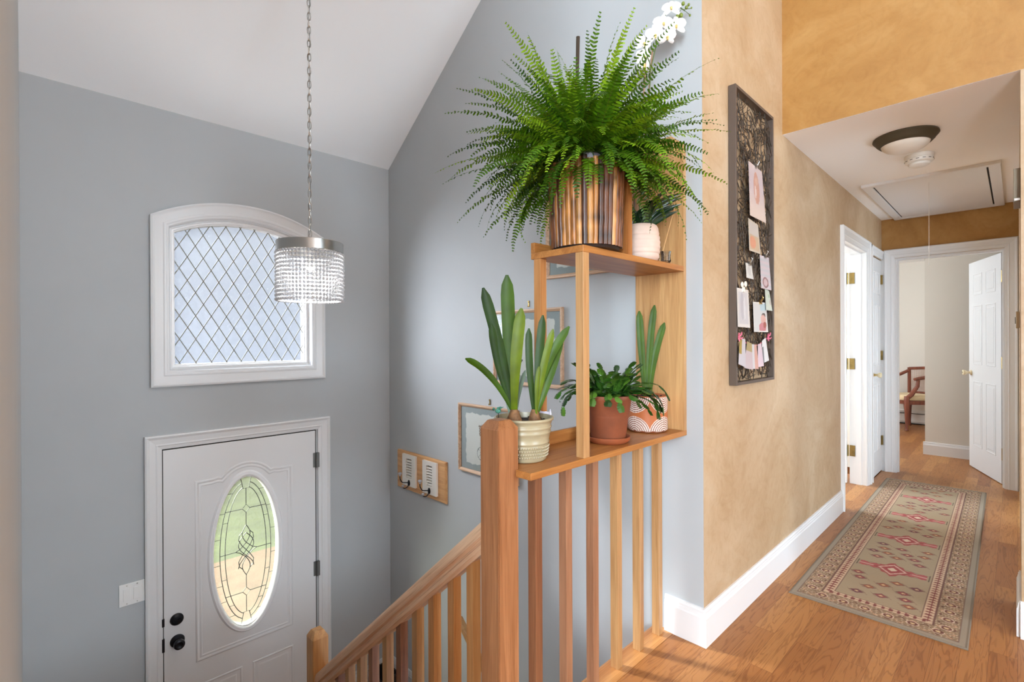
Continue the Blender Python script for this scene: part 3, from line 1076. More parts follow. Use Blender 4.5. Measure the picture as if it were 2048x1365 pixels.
def cream_pot():
    c = (1.174, 1.140, 0.8992)
    r = thing('potted_amaryllis', c, 'amaryllis with tall strap leaves in cream ribbed pot beside the oak post', 'potted plant')
    bm = BM()
    prof = [(0.001, 0.004), (0.066, 0.003), (0.070, 0.001), (0.0735, 0.004), (0.0745, 0.010)]
    for k in range(4):
        z = 0.014 + k * 0.010
        prof += [(0.0755 + k * 0.0012, z), (0.0785 + k * 0.0012, z + 0.004), (0.0755 + k * 0.0012, z + 0.008)]
    prof += [(0.0805, 0.056), (0.0835, 0.058), (0.084, 0.062), (0.082, 0.065), (0.0865, 0.088), (0.0895, 0.091), (0.0895, 0.095), (0.087, 0.098), (0.0885, 0.104),
             (0.0915, 0.107), (0.0915, 0.111), (0.089, 0.114), (0.093, 0.128), (0.0975, 0.131), (0.099, 0.136), (0.097, 0.139), (0.0925, 0.139), (0.091, 0.132), (0.088, 0.10)]
    lathe(bm, prof, c, 64)
    mesh('pot', bm, plain('cream_glaze', (166, 154, 124), 0.32, noise=0.06, nscale=12), r, smooth=True, angle=60)
    # little scalloped beads on the lower bands
    bm = BM()
    for k in range(4):
        for j in range(64):
            a = 2 * pi * (j + 0.5 * (k % 2)) / 64
            R = 0.0775 + k * 0.0014
            ball(bm, (c[0] + R * cos(a), c[1] + R * sin(a), c[2] + 0.018 + k * 0.010), 0.0033, 1, (1, 1, 1.1))
    mesh('bead_band', bm, MATS['cream_glaze'], r, smooth=True)
    soil(c, 0.089, 0.122, r, seed=2)
    side = (0.72, -0.69, 0)
    bm = BM()
    for (x, y), rr in (((1.146, 1.156), 0.024), ((1.196, 1.112), 0.020)):
        lathe(bm, [(0.3 * rr, -0.01), (rr, 0.0), (rr * 1.05, 0.012), (rr * 0.8, 0.028), (rr * 0.5, 0.045)], (x, y, c[2] + 0.118), 16)
    mesh('bulb', bm, BULB, r, smooth=True)
    b1 = (1.146, 1.156, 1.045); b2 = (1.196, 1.110, 1.035)
    specs = [(b1, (1.105, 1.175, 1.26), (1.056, 1.206, 1.459), 0.036, LEAFD), (b1, (1.130, 1.165, 1.28), (1.111, 1.152, 1.500), 0.044, LEAFM),
             (b1, (1.118, 1.130, 1.22), (1.147, 1.122, 1.393), 0.038, LEAFL), (b1, (1.098, 1.190, 1.20), (1.076, 1.190, 1.344), 0.026, LEAFD),
             (b1, (1.085, 1.195, 1.20), (1.012, 1.244, 1.231), 0.022, LEAFM), (b1, (1.150, 1.175, 1.20), (1.150, 1.170, 1.31), 0.026, LEAFD),
             ((1.15, 1.18, 1.04), (1.15, 1.21, 1.12), (1.155, 1.232, 1.236), 0.014, LEAFP), ((1.17, 1.17, 1.04), (1.19, 1.19, 1.10), (1.240, 1.195, 1.185), 0.015, LEAFP),
             (b2, (1.168, 1.115, 1.19), (1.177, 1.118, 1.328), 0.024, LEAFD), (b2, (1.200, 1.100, 1.20), (1.211, 1.087, 1.371), 0.028, LEAFD),
             (b2, (1.205, 1.095, 1.18), (1.233, 1.062, 1.325), 0.024, LEAFL), (b2, (1.200, 1.100, 1.20), (1.283, 1.035, 1.334), 0.028, LEAFM),
             (b2, (1.235, 1.075, 1.16), (1.300, 1.080, 1.305), 0.025, LEAFM), ((1.192, 1.10, 1.035), (1.182, 1.095, 1.14), (1.195, 1.090, 1.204), 0.013, LEAFL)]
    for a, m, t, w, mt in specs:
        bm = BM()
        strap_leaf(bm, bez(a, m, t), leaf_w(w * 1.0), side)
        mesh('leaf', bm, mt, r, smooth=True, angle=70)
    # small ornaments pushed in the pot
    bm = BM()
    d0 = (1.118, 1.200, 1.0)
    tube(bm, [d0, (1.117, 1.201, 1.050)], 0.0012, 6)
    b = thing('bird_pick', d0, 'tiny teal bird ornament on a wire stuck in the cream pot', 'ornament')
    mesh('wire', bm, BLACK, b)
    bm = BM()
    ball(bm, (1.116, 1.202, 1.056), 0.009, 2, (1.25, 1, 0.9)); ball(bm, (1.106, 1.212, 1.062), 0.0052, 2)
    for sx in (-1, 1):
        hexa(bm, [(1.118, 1.200 , 1.058), (1.126, 1.194, 1.066), (1.127, 1.194 + sx * 0.006, 1.068), (1.117, 1.2 + sx * 0.010, 1.064),
                  (1.118, 1.200, 1.060), (1.126, 1.194, 1.068), (1.127, 1.194 + sx * 0.006, 1.070), (1.117, 1.2 + sx * 0.010, 1.066)])
    o = mesh('bird', bm, plain('bird_teal', (70, 130, 110), 0.4, noise=0.5, nscale=120), b, smooth=True)
    bm = BM()
    R = 0.094
    pts = []
    for i in range(9):
        a = radians(-28 + 42 * i / 8)
        pts.append((c[0] + R * cos(a), c[1] + R * sin(a), c[2] + 0.137))
    tops = [(p[0] + 0.002, p[1] - 0.002, p[2] + h) for p, h in zip(pts, (0.004, 0.022, 0.010, 0.009, 0.010, 0.008, 0.008, 0.010, 0.004))]
    for i in range(8):
        A, B, Cc, D = pts[i], pts[i + 1], tops[i + 1], tops[i]
        q = [(p[0] + 0.001, p[1] + 0.001, p[2]) for p in (A, B, Cc, D)]
        hexa(bm, [A, B, q[1], q[0], D, Cc, q[2], q[3]])
    tag(mesh('plant_label', bm, plain('label_paper', (236, 228, 240), 0.6), origin=(1.265, 1.11, 1.03)), 'white paper plant label tucked in the cream pot rim', 'plant label')
cream_pot()

def fern():
    c = (1.441, 1.083, 1.6035)
    r = thing('potted_fern', c, 'large green fern in a split bamboo basket on the upper shelf', 'potted plant')
    rnd = random.Random(5)
    bm = BM()
    cols = []
    tones = [(150, 96, 48), (126, 74, 38), (96, 56, 34), (168, 112, 56), (112, 66, 38), (88, 52, 32), (182, 128, 70), (76, 46, 32)]
    n = 42
    lay = bm.verts.layers.float_color.new('col')
    R0, R1 = 0.120, 0.130
    def put(v, col):
        v[lay] = (*lin(col), 1)
    for k in range(n):
        a = 2 * pi * k / n
        w = 2 * pi * R1 / n * rnd.uniform(0.42, 0.56)
        base = rnd.choice(tones)
        top = 0.296 + rnd.uniform(-0.008, 0.008)
        steps = 10
        rings = []
        for i in range(steps + 1):
            t = i / steps
            rr = R0 + (R1 - R0) * t + (0.0015 if i in (3, 7) else 0)
            aa = a + rnd.uniform(-0.006, 0.006)
            cc = Vector((c[0] + rr * cos(aa), c[1] + rr * sin(aa), c[2] + 0.008 + (top - 0.008) * t))
            u = Vector((cos(aa), sin(aa), 0)); s = Vector((-sin(aa), cos(aa), 0))
            ring = []
            j = rnd.uniform(0.8, 1.12) * (0.62 if rnd.random() < 0.1 else 1)
            for q in range(7):
                b = pi * q / 6
                v = bm.verts.new(cc + s * (w * cos(b)) + u * (w * 0.8 * sin(b)))
                put(v, [min(255, x * j) for x in base])
                ring.append(v)
            rings.append(ring)
        for A, B in zip(rings, rings[1:]):
            for q in range(6):
                bm.faces.new((A[q], A[q + 1], B[q + 1], B[q]))
        bm.faces.new(rings[-1])
    mesh('bamboo_slats', bm, attr_mat('bamboo', 0.34, 0.45), r, smooth=True, angle=60)
    bm = BM()
    lathe(bm, [(0.001, 0), (0.112, 0), (0.118, 0.008), (0.118, 0.012), (0.126, 0.27), (0.122, 0.27), (0.115, 0.03)], c, 40)
    mesh('basket_liner', bm, plain('basket_dark', (40, 28, 22), 0.6), r, smooth=True)
    bm = BM()
    lathe(bm, [(0.09, 0.20), (0.118, 0.29), (0.122, 0.312), (0.120, 0.316), (0.114, 0.314), (0.110, 0.30)], c, 40)
    mesh('inner_pot', bm, plain('grey_plastic', (104, 100, 106), 0.5), r, smooth=True)
    # fronds
    bm = BM()
    lay = bm.verts.layers.float_color.new('col')
    crown = Vector((1.448, 1.085, 1.915))
    UP = Vector((0, 0, 1))
    def frond(az, el, L, droop, wmax, tone, start=None, roll=0.0, curl=0.0):
        p = Vector(start) if start is not None else crown + Vector((cos(az), sin(az), 0)) * rnd.uniform(0.01, 0.075) + UP * rnd.uniform(-0.03, 0.02)
        n = int(L / 0.0115)
        ds = L / n
        pitch = el
        prev = None
        yaw = az
        for i in range(n):
            t = i / n
            d = Vector((cos(yaw) * cos(pitch), sin(yaw) * cos(pitch), sin(pitch)))
            side = Vector((-sin(yaw), cos(yaw), 0))
            nn = side.cross(d).normalized()
            side = (side * cos(roll) + nn * sin(roll)).normalized()
            nn = d.cross(side).normalized()
            if nn.z < 0: nn = -nn
            q = p + d * ds
            # stay clear of the wall and the side panel
            lim = XB - 0.03
            if q.x > 1.99 and 0.985 < q.y < 1.25 and q.z < 2.19: break
            if q.x > lim and q.y > YH - 0.02: break
            if q.y > YH - 0.04 and q.x > XB - 0.03: break
            wr = 0.0012 * (1 - 0.7 * t)
            if i % 2 == 0:
                ring = [bm.verts.new(p + side * wr), bm.verts.new(p + nn * wr), bm.verts.new(p - side * wr)]
                for v in ring: v[lay] = (*lin((84, 92, 34)), 1)
                if prev:
                    for k in range(3):
                        bm.faces.new((prev[k], prev[(k + 1) % 3], ring[(k + 1) % 3], ring[k]))
                prev = ring
            prof = min(1.0, 0.35 + t / 0.22) * (1 - t) ** 0.55 if t > 0.02 else 0.4
            lw = wmax * prof
            if lw > 0.002 and i > 1:
                hw = min(0.0056, 0.0034 + lw * 0.07) * (0.75 if t > 0.85 else 1)
                for sg in (-1, 1):
                    fwd = 0.22 + 0.25 * t
                    dirp = (side * sg + d * (fwd + rnd.uniform(-0.12, 0.12)) + nn * rnd.uniform(-0.35, 0.35)).normalized()
                    across = (d - dirp * d.dot(dirp)).normalized()
                    b0 = p + side * sg * wr
                    ln = lw * rnd.uniform(0.9, 1.08)
                    dr = nn * (-ln * 0.13)
                    v = [b0 - across * hw * 0.55, b0 + across * hw * 0.7, b0 + dirp * ln * 0.5 + across * hw * 0.85 + dr * 0.2,
                         b0 + dirp * ln * 0.5 - across * hw * 0.75 + dr * 0.2, b0 + dirp * ln + dr + across * hw * 0.35, b0 + dirp * ln * 0.93 + dr - across * hw * 0.5]
                    vv = [bm.verts.new(x) for x in v]
                    j = rnd.uniform(0.88, 1.1)
                    for x in vv: x[lay] = (*lin([min(255, k * j) for k in tone]), 1)
                    bm.faces.new((vv[0], vv[1], vv[2], vv[3])); bm.faces.new((vv[3], vv[2], vv[4], vv[5]))
            p = q
            pitch -= radians(droop) / n * (0.5 + 1.0 * t)
            yaw += curl / n
    greens = [(66, 104, 10), (82, 122, 14), (110, 148, 20), (52, 90, 12), (132, 168, 30), (74, 114, 14)]
    GA = 2.39996
    cnt = 0
    for k in range(170):                          # broad fountain of fronds
        az = k * GA + rnd.uniform(-0.15, 0.15)
        f = (k + 0.5) / 170
        el = radians(88 - 88 * f ** 1.05 + rnd.uniform(-9, 9))
        L = 0.53 - 0.10 * f + rnd.uniform(-0.12, 0.05)
        # less reach towards the wall and the camera
        tox = cos(az - 0.0)
        if tox > 0.5: L *= 0.84
        tc = cos(az - radians(217))
        if tc > 0.6: L *= 0.80
        droop = 28 + 66 * f + rnd.uniform(-8, 16)
        tone = greens[rnd.randrange(len(greens))]
        frond(az, el, L, droop, rnd.uniform(0.030, 0.040), tone, roll=rnd.uniform(-0.9, 0.9), curl=rnd.uniform(-0.7, 0.7))
    for k in range(84):                           # low fronds hanging over the rim
        az = k * GA + rnd.uniform(-0.2, 0.2)
        el = radians(rnd.uniform(-15, 35))
        L = rnd.uniform(0.28, 0.44)
        if cos(az - radians(217)) > 0.5: L *= 0.72
        frond(az, el, L, rnd.uniform(75, 120), rnd.uniform(0.026, 0.034), greens[rnd.randrange(len(greens))], roll=rnd.uniform(-0.3, 0.3))
    for k in range(110):                          # mid-length fronds thickening the middle
        az = k * GA + 0.7
        frond(az, radians(rnd.uniform(0, 80)), rnd.uniform(0.24, 0.38), rnd.uniform(50, 120), rnd.uniform(0.028, 0.038), greens[rnd.randrange(len(greens))], roll=rnd.uniform(-0.6, 0.6), curl=rnd.uniform(-0.6, 0.6))
    for k in range(110):                          # upright and spreading fronds filling the dome
        az = k * GA + 1.3
        L = rnd.uniform(0.30, 0.46)
        if cos(az - radians(217)) > 0.5: L *= 0.75
        if cos(az) > 0.5: L *= 0.85
        frond(az, radians(rnd.uniform(22, 80)), L, rnd.uniform(30, 85), rnd.uniform(0.028, 0.038), greens[rnd.randrange(len(greens))], roll=rnd.uniform(-0.8, 0.8), curl=rnd.uniform(-0.8, 0.8))
    for k in range(40):                           # short young fronds filling the crown
        az = rnd.uniform(0, 2 * pi)
        frond(az, radians(rnd.uniform(15, 85)), rnd.uniform(0.14, 0.26), rnd.uniform(40, 110), rnd.uniform(0.020, 0.03), (122, 168, 40) if k % 3 == 0 else greens[rnd.randrange(4)], roll=rnd.uniform(-0.6, 0.6))
    # far-reaching single fronds on the left and right
    for az, el, L, dr in ((2.42, 20, 0.52, 55), (2.30, 35, 0.50, 70), (2.60, 8, 0.47, 45), (2.25, 5, 0.46, 60), (2.35, -5, 0.46, 50), (2.1, -12, 0.44, 45), (2.5, 42, 0.5, 60), (2.38, 52, 0.5, 45),
                          (-0.80, 28, 0.50, 42), (-0.85, 12, 0.48, 50), (-0.78, 45, 0.46, 40), (-0.9, 0, 0.46, 52), (-0.75, 5, 0.44, 70), (-0.9, -10, 0.44, 50), (-0.95, 36, 0.44, 60)):
        frond(az, radians(el), L, dr, 0.033, greens[rnd.randrange(len(greens))], roll=rnd.uniform(-0.3, 0.3))
    mesh('fronds', bm, attr_mat('fern_leaf', 0.42, 0.35, transl=0.3), r)
    bm = BM()
    tube(bm, [(1.50, 1.16, 1.88), (1.475, 1.15, 2.2), (1.452, 1.125, 2.40)], [0.006, 0.006, 0.007], 8)
    mesh('support_stake', bm, plain('dark_stake', (58, 44, 30), 0.8), r)
fern()

def terracotta_pot():
    c = (1.598, 1.100, 0.8992)
    s = BM()
    lathe(s, [(0.001, 0.004), (0.066, 0.003), (0.070, 0.0), (0.076, 0.004), (0.081, 0.012), (0.083, 0.022), (0.081, 0.024), (0.078, 0.022), (0.074, 0.010), (0.001, 0.009)], c, 48)
    tag(mesh('plant_saucer', s, plain('terracotta_saucer', (146, 76, 42), 0.55, noise=0.08), origin=c, smooth=True, angle=50), 'round terracotta saucer under the large clay pot', 'saucer')
    z = c[2] + 0.0095
    p = (c[0], c[1], z)
    r = thing('potted_cactus', p, 'trailing holiday cactus with flat green segments in plain terracotta pot', 'potted plant')
    bm = BM()
    lathe(bm, [(0.001, 0.0), (0.062, 0.0), (0.065, 0.004), (0.0755, 0.09), (0.0768, 0.092), (0.0768, 0.096), (0.0782, 0.098), (0.0865, 0.152), (0.089, 0.155), (0.0905, 0.163), (0.0895, 0.170), (0.084, 0.171), (0.081, 0.160), (0.074, 0.10)], p, 56)
    mesh('pot', bm, plain('terracotta', (134, 72, 44), 0.6, noise=0.14, nscale=9), r, smooth=True, angle=50)
    soil(p, 0.082, 0.150, r, seed=4)
    rnd = random.Random(8)
    bm = BM()
    lay = bm.verts.layers.float_color.new('col')
    def seg(p, d, s, L, w, tone):
        nn = d.cross(s).normalized()
        outl = [(0, 0.12), (0.16, 0.36), (0.30, 0.34), (0.38, 0.5), (0.55, 0.44), (0.64, 0.52), (0.82, 0.40), (0.94, 0.42), (1.0, 0.22)]
        th = 0.0016
        top = [bm.verts.new(p + d * (a * L) + s * (b * w) + nn * th * 0.3) for a, b in outl] + [bm.verts.new(p + d * (a * L) - s * (b * w) + nn * th * 0.3) for a, b in reversed(outl)]
        m0 = bm.verts.new(p + d * 0.02 * L + nn * th); m1 = bm.verts.new(p + d * 0.98 * L + nn * th)
        mm = [bm.verts.new(p + d * (a * L) + nn * (th * 1.6 + 0.002 * sin(pi * a))) for a, _ in outl]
        n = len(outl)
        for i in range(n - 1):
            bm.faces.new((top[i], top[i + 1], mm[i + 1], mm[i]))
            bm.faces.new((mm[i], mm[i + 1], top[2 * n - 2 - i], top[2 * n - 1 - i]))
        j = rnd.uniform(0.8, 1.15)
        for v in top + mm + [m0, m1]: v[lay] = (*lin([min(255, k * j) for k in tone]), 1)
        bm.verts.remove(m0); bm.verts.remove(m1)
    tones = [(34, 68, 18), (50, 88, 26), (70, 106, 34), (28, 58, 20)]
    stems = []
    for k in range(96):
        az = k * 2.39996
        stems.append((az, radians(rnd.uniform(35, 88)), rnd.randint(3, 5)))
    stems += [(-0.75, radians(42), 7), (-0.85, radians(55), 7), (-0.65, radians(38), 7), (-0.75, radians(30), 6), (-0.8, radians(12), 6), (-0.6, radians(5), 5), (-0.7, radians(20), 6), (2.4, radians(50), 6), (2.5, radians(32), 6), (2.3, radians(40), 5), (-0.9, radians(48), 5)]
    for az, el, n in stems:
        q = Vector((p[0] + 0.045 * cos(az), p[1] + 0.045 * sin(az), z + 0.155))
        yaw, pit = az, el
        for i in range(n):
            d = Vector((cos(yaw) * cos(pit), sin(yaw) * cos(pit), sin(pit)))
            s = Vector((-sin(yaw), cos(yaw), rnd.uniform(-0.4, 0.4)))
            s = (s - d * s.dot(d)).normalized()
            L = rnd.uniform(0.030, 0.040)
            if q.x + d.x * L > 1.995 or (q.z < 1.07 and (Vector((q.x, q.y, 0)) - Vector((1.917, 1.118, 0))).length < 0.10): break
            seg(q, d, s, L, rnd.uniform(0.024, 0.032), rnd.choice(tones))
            q = q + d * L * 0.95
            pit -= radians(rnd.uniform(6, 16) if el > 1.1 else rnd.uniform(12, 30)); yaw += rnd.uniform(-0.3, 0.3)
    mesh('stem_segments', bm, attr_mat('cactus_leaf', 0.28, 0.5), r)
terracotta_pot()

def geo_pot():
    c = (1.915, 1.118, 0.8992)
    r = thing('potted_strap_plant', c, 'three-leaved strap plant in rust pot with white concentric arcs', 'potted plant')
    H, R = 0.150, 0.084
    bm = BM()
    seg = 320; rows = 64
    prof = [(0.001, 0.002), (0.070, 0.0), (0.078, 0.003), (0.082, 0.009)]
    lathe(bm, prof, c, 48)
    rings = []
    for i in range(rows + 1):
        z = 0.009 + (H - 0.009) * i / rows
        rings.append([bm.verts.new((c[0] + R * cos(2 * pi * k / seg), c[1] + R * sin(2 * pi * k / seg), c[2] + z)) for k in range(seg)])
    for A, B in zip(rings, rings[1:]):
        for k in range(seg):
            bm.faces.new((A[k], A[(k + 1) % seg], B[(k + 1) % seg], B[k]))
    lathe(bm, [(R, H), (R - 0.002, H + 0.003), (R - 0.006, H + 0.002), (R - 0.007, H - 0.04)], c, 80, caps=False)
    o = mesh('pot', bm, attr_mat('patterned_glaze', 0.5, 0.4), r, smooth=True, angle=60)
    tile = H / 2 * 1.0
    nt_ = 4
    def fn(co):
        a = atan2(co.y, co.x) + radians(8)
        z = co.z
        if z > H or sqrt(co.x ** 2 + co.y ** 2) < R - 0.003: return (168, 92, 50)
        tw = 2 * pi / nt_
        half = tw * R / 2
        u = ((a % tw) / tw - 0.5) * 2 * half      # -half..half, corners of tiles carry the arcs
        v = z - H / 2
        du = half - abs(u); dv = H / 2 - abs(v)
        d = sqrt(du * du + dv * dv)
        if d > 0.067: return (176, 98, 52)
        return (224, 210, 198) if (d / 0.0086) % 1.0 > 0.46 else (130, 72, 54)
    colorize(o.data, fn)
    soil(c, 0.076, 0.142, r, seed=6)
    side = (0.72, -0.69, 0)
    for a, m, t, w in (((1.910, 1.122, 1.035), (1.893, 1.135, 1.25), (1.893, 1.142, 1.413), 0.032), ((1.916, 1.117, 1.035), (1.915, 1.11, 1.27), (1.941, 1.096, 1.438), 0.030),
                       ((1.922, 1.112, 1.035), (1.93, 1.10, 1.23), (1.972, 1.066, 1.362), 0.030)):
        bm = BM()
        strap_leaf(bm, bez(a, m, t), leaf_w(w, base=0.6), side, cup=0.25)
        mesh('leaf', bm, LEAFM, r, smooth=True, angle=70)
geo_pot()

def pink_pot():
    c = (1.800, 1.078, 1.6035)
    r = thing('potted_dracaena', c, 'dark narrow-leaved plant in ribbed pale pink pot behind the divider', 'potted plant')
    bm = BM()
    prof = [(0.001, 0.002), (0.058, 0.0), (0.066, 0.008)]
    for k in range(6):
        z = 0.016 + k * 0.018
        rr = 0.070 + 0.006 * sin(pi * (k + 0.5) / 6)
        prof += [(rr, z), (rr + 0.0016, z + 0.008), (rr, z + 0.015)]
    prof += [(0.070, 0.134), (0.064, 0.146), (0.058, 0.150), (0.054, 0.147), (0.055, 0.12)]
    lathe(bm, prof, c, 56)
    mesh('pot', bm, plain('pink_clay', (212, 186, 170), 0.6, noise=0.05), r, smooth=True, angle=50)
    soil(c, 0.056, 0.135, r, seed=9)
    rnd = random.Random(3)
    bm = BM()
    for k in range(26):
        az = rnd.uniform(-2.2, 1.6)
        if k > 11: az = rnd.uniform(-1.15, -0.35)
        el = rnd.uniform(35, 85)
        L = rnd.uniform(0.13, 0.20)
        base = Vector((c[0], c[1], c[2] + 0.135)) + Vector((rnd.uniform(-0.03, 0.03), rnd.uniform(-0.03, 0.03), 0))
        e = radians(el)
        mid = base + Vector((cos(az) * cos(e), sin(az) * cos(e), sin(e))) * L * 0.6
        tip = base + Vector((cos(az) * L * 0.85, sin(az) * L * 0.85, L * sin(e) * 0.72))
        tip.x = min(tip.x, 1.995); tip.y = max(min(tip.y, 1.26), 0.93)
        if tip.x < 1.64: tip.x = 1.64
        mid.x = min(max(mid.x, 1.64), 1.98)
        side = (tip - base).cross(Vector((0.8, 0.6, rnd.uniform(-0.3, 0.5))))
        w = rnd.uniform(0.018, 0.028)
        strap_leaf(bm, bez(base, mid, tip, 10), [max(0.0012, w * sin(pi * min(1, 0.12 + 0.88 * i / 10)) ** 0.8) for i in range(11)], side, 0.0012, 0.3)
    mesh('foliage', bm, plain('dark_leaf', (28, 50, 26), 0.25, noise=0.2, nscale=20), r, smooth=True, angle=70)
pink_pot()

def orchid():
    c = (1.915, 1.175, 1.6035)
    r = thing('potted_orchid', c, 'white orchid with tall staked flower spray rising behind the fern', 'potted plant')
    bm = BM(); lathe(bm, [(0.001, 0), (0.030, 0), (0.032, 0.004), (0.038, 0.075), (0.040, 0.08), (0.036, 0.08), (0.034, 0.06)], c, 32)
    mesh('pot', bm, plain('white_orchid_pot', (226, 222, 216), 0.4), r, smooth=True)
    soil(c, 0.034, 0.07, r, seed=12)
    bm = BM()
    for az, L in ((2.2, 0.11), (-2.2, 0.10), (-1.6, 0.11), (1.7, 0.09)):
        b0 = Vector((c[0], c[1], c[2] + 0.075)); d = Vector((cos(az), sin(az), 0))
        strap_leaf(bm, bez(b0, b0 + d * L * 0.5 + Vector((0, 0, 0.06)), b0 + d * L + Vector((0, 0, 0.03)), 10), [0.012, 0.022, 0.030, 0.035, 0.037, 0.037, 0.035, 0.030, 0.024, 0.015, 0.004], (-sin(az), cos(az), 0), 0.003)
    mesh('orchid_leaves', bm, LEAFD, r, smooth=True)
    top1 = (1.842, 1.075, 2.455); top2 = (1.868, 1.060, 2.49)
    for t in (top1, top2):
        bm = BM(); tube(bm, [(c[0] - 0.01, c[1], c[2] + 0.06), t], 0.0028, 8)
        mesh('stake', bm, plain('bamboo_stake', (150, 112, 84), 0.7) if 'bamboo_stake' not in MATS else MATS['bamboo_stake'], r)
    bm = BM()
    tube(bm, [(c[0], c[1], c[2] + 0.07), (1.88, 1.10, 2.1), (1.862, 1.063, 2.42), (1.875, 1.050, 2.50), (1.895, 1.035, 2.60), (1.915, 1.01, 2.665), (1.945, 0.985, 2.675), (1.965, 0.965, 2.655)], 0.0024, 7)
    tube(bm, [(1.862, 1.063, 2.42), (1.848, 1.07, 2.455), (1.84, 1.08, 2.50), (1.85, 1.075, 2.56)], 0.0022, 7)
    for a, b in (((1.955, 0.975, 2.665), (1.938, 0.985, 2.632)), ((1.965, 0.965, 2.655), (1.982, 0.952, 2.640)), ((1.96, 0.968, 2.66), (1.988, 0.948, 2.668))):
        tube(bm, [a, b], 0.0012, 6)
    mesh('flower_stem', bm, plain('orchid_stem', (74, 92, 40), 0.5), r)
    PET = plain('orchid_petal', (244, 242, 240), 0.5)
    LIP = plain('orchid_lip', (226, 200, 120), 0.5, noise=0.3, nscale=120)
    face = Vector((-0.75, -0.64, -0.05)).normalized()
    flowers = [((1.886, 1.020, 2.592), 0.040, 0.1, (0.10, 0.0, 0.1)), ((1.928, 0.985, 2.585), 0.038, 0.5, (-0.2, 0.1, -0.2)), ((1.915, 1.000, 2.660), 0.037, 0.2, (-0.3, 0.2, 0.3)),
               ((1.862, 1.045, 2.545), 0.038, 0.9, (0.4, -0.1, -0.4)), ((1.900, 1.010, 2.540), 0.034, 0.3, (0.1, 0.0, -0.8)), ((1.842, 1.085, 2.52), 0.034, 0.0, (0.5, -0.4, -0.2)),
               ((1.845, 1.085, 2.465), 0.034, 0.6, (0.6, -0.3, -0.3)), ((1.842, 1.085, 2.43), 0.028, 0.2, (0.3, -0.3, -0.3))]
    for ctr, R, rot, jit in flowers:
        N = (face + Vector(jit) * 0.6).normalized()
        U = Vector((0, 0, 1)); U = (U - N * U.dot(N)).normalized()
        S = U.cross(N).normalized()
        ctr = Vector(ctr)
        bm = BM()
        for ang, L, W in ((90, 1.0, 0.62), (215, 1.0, 0.6), (325, 1.0, 0.6), (158, 1.02, 1.05), (22, 1.02, 1.05)):
            a = radians(ang) + (rot - 0.3) * 0.3
            d = S * cos(a) + U * sin(a); t = -S * sin(a) + U * cos(a)
            n, m = 7, 5
            grid = []
            for i in range(n):
                f = i / (n - 1)
                wv = W * R * 0.5 * sin(pi * min(0.97, 0.14 + 0.80 * f)) ** 0.6
                row = []
                for j in range(m):
                    g = j / (m - 1) * 2 - 1
                    row.append(bm.verts.new(ctr + d * (0.08 * R + L * R * f) + t * (wv * g) + N * (0.012 * sin(pi * f) * (1 - 0.6 * g * g) - 0.006 * f - (0.004 if W < 1 else 0))))
                grid.append(row)
            for i in range(n - 1):
                for j in range(m - 1):
                    bm.faces.new((grid[i][j], grid[i][j + 1], grid[i + 1][j + 1], grid[i + 1][j]))
        fl = mesh('flower', bm, PET, r, smooth=True, angle=80)
        bm = BM()
        ball(bm, ctr + N * 0.006 - U * 0.002, 0.0055, 2, (1, 1, 1)); ball(bm, ctr + N * 0.009 - U * 0.009, 0.0045, 2)
        mesh('lip', bm, LIP, fl, smooth=True)
    BUD = plain('orchid_bud', (112, 128, 44), 0.4, noise=0.3, nscale=60)
    for p, q in (((1.938, 0.985, 2.628), 0.0085), ((1.950, 0.975, 2.634), 0.0095), ((1.925, 0.992, 2.664), 0.0095), ((1.955, 0.968, 2.682), 0.008), ((1.968, 0.96, 2.668), 0.0075),
                 ((1.982, 0.952, 2.638), 0.005), ((1.988, 0.948, 2.670), 0.0042), ((1.978, 0.955, 2.682), 0.006)):
        bm = BM(); ball(bm, p, q, 2, (0.9, 0.9, 1.1))
        mesh('bud', bm, BUD, r, smooth=True)
orchid()

def diffuser():
    c = (1.862, 1.045, 1.6035)
    c = (1.897, 1.047, 1.6035)
    r = thing('reed_diffuser', c, 'slim glass bottle with one tan reed leaning against the oak panel', 'reed diffuser')
    bm = BM(); lathe(bm, [(0.001, 0.002), (0.014, 0), (0.016, 0.006), (0.016, 0.045), (0.008, 0.058), (0.007, 0.072), (0.005, 0.072), (0.005, 0.055)], c, 20)
    mesh('bottle', bm, CLEAR, r, smooth=True)
    bm = BM(); tube(bm, [(c[0] - 0.002, c[1], c[2] + 0.004), (1.950, 0.998, 1.872)], 0.0024, 7)
    mesh('reed', bm, plain('reed', (190, 148, 96), 0.7), r)
    bm = BM()
    p = (1.876, 1.008, 1.6035)
    lathe(bm, [(0.001, 0.004), (0.018, 0.0), (0.021, 0.006), (0.0185, 0.022), (0.0195, 0.034), (0.022, 0.046), (0.0200, 0.046), (0.0165, 0.030), (0.016, 0.008), (0.001, 0.006)], p, 10)
    tag(mesh('glass_votive', bm, clear_mat('votive_glass', (0.93, 0.94, 0.94), 0.45), origin=p), 'small faceted clear glass holder at the upper shelf edge', 'candle holder')
diffuser()

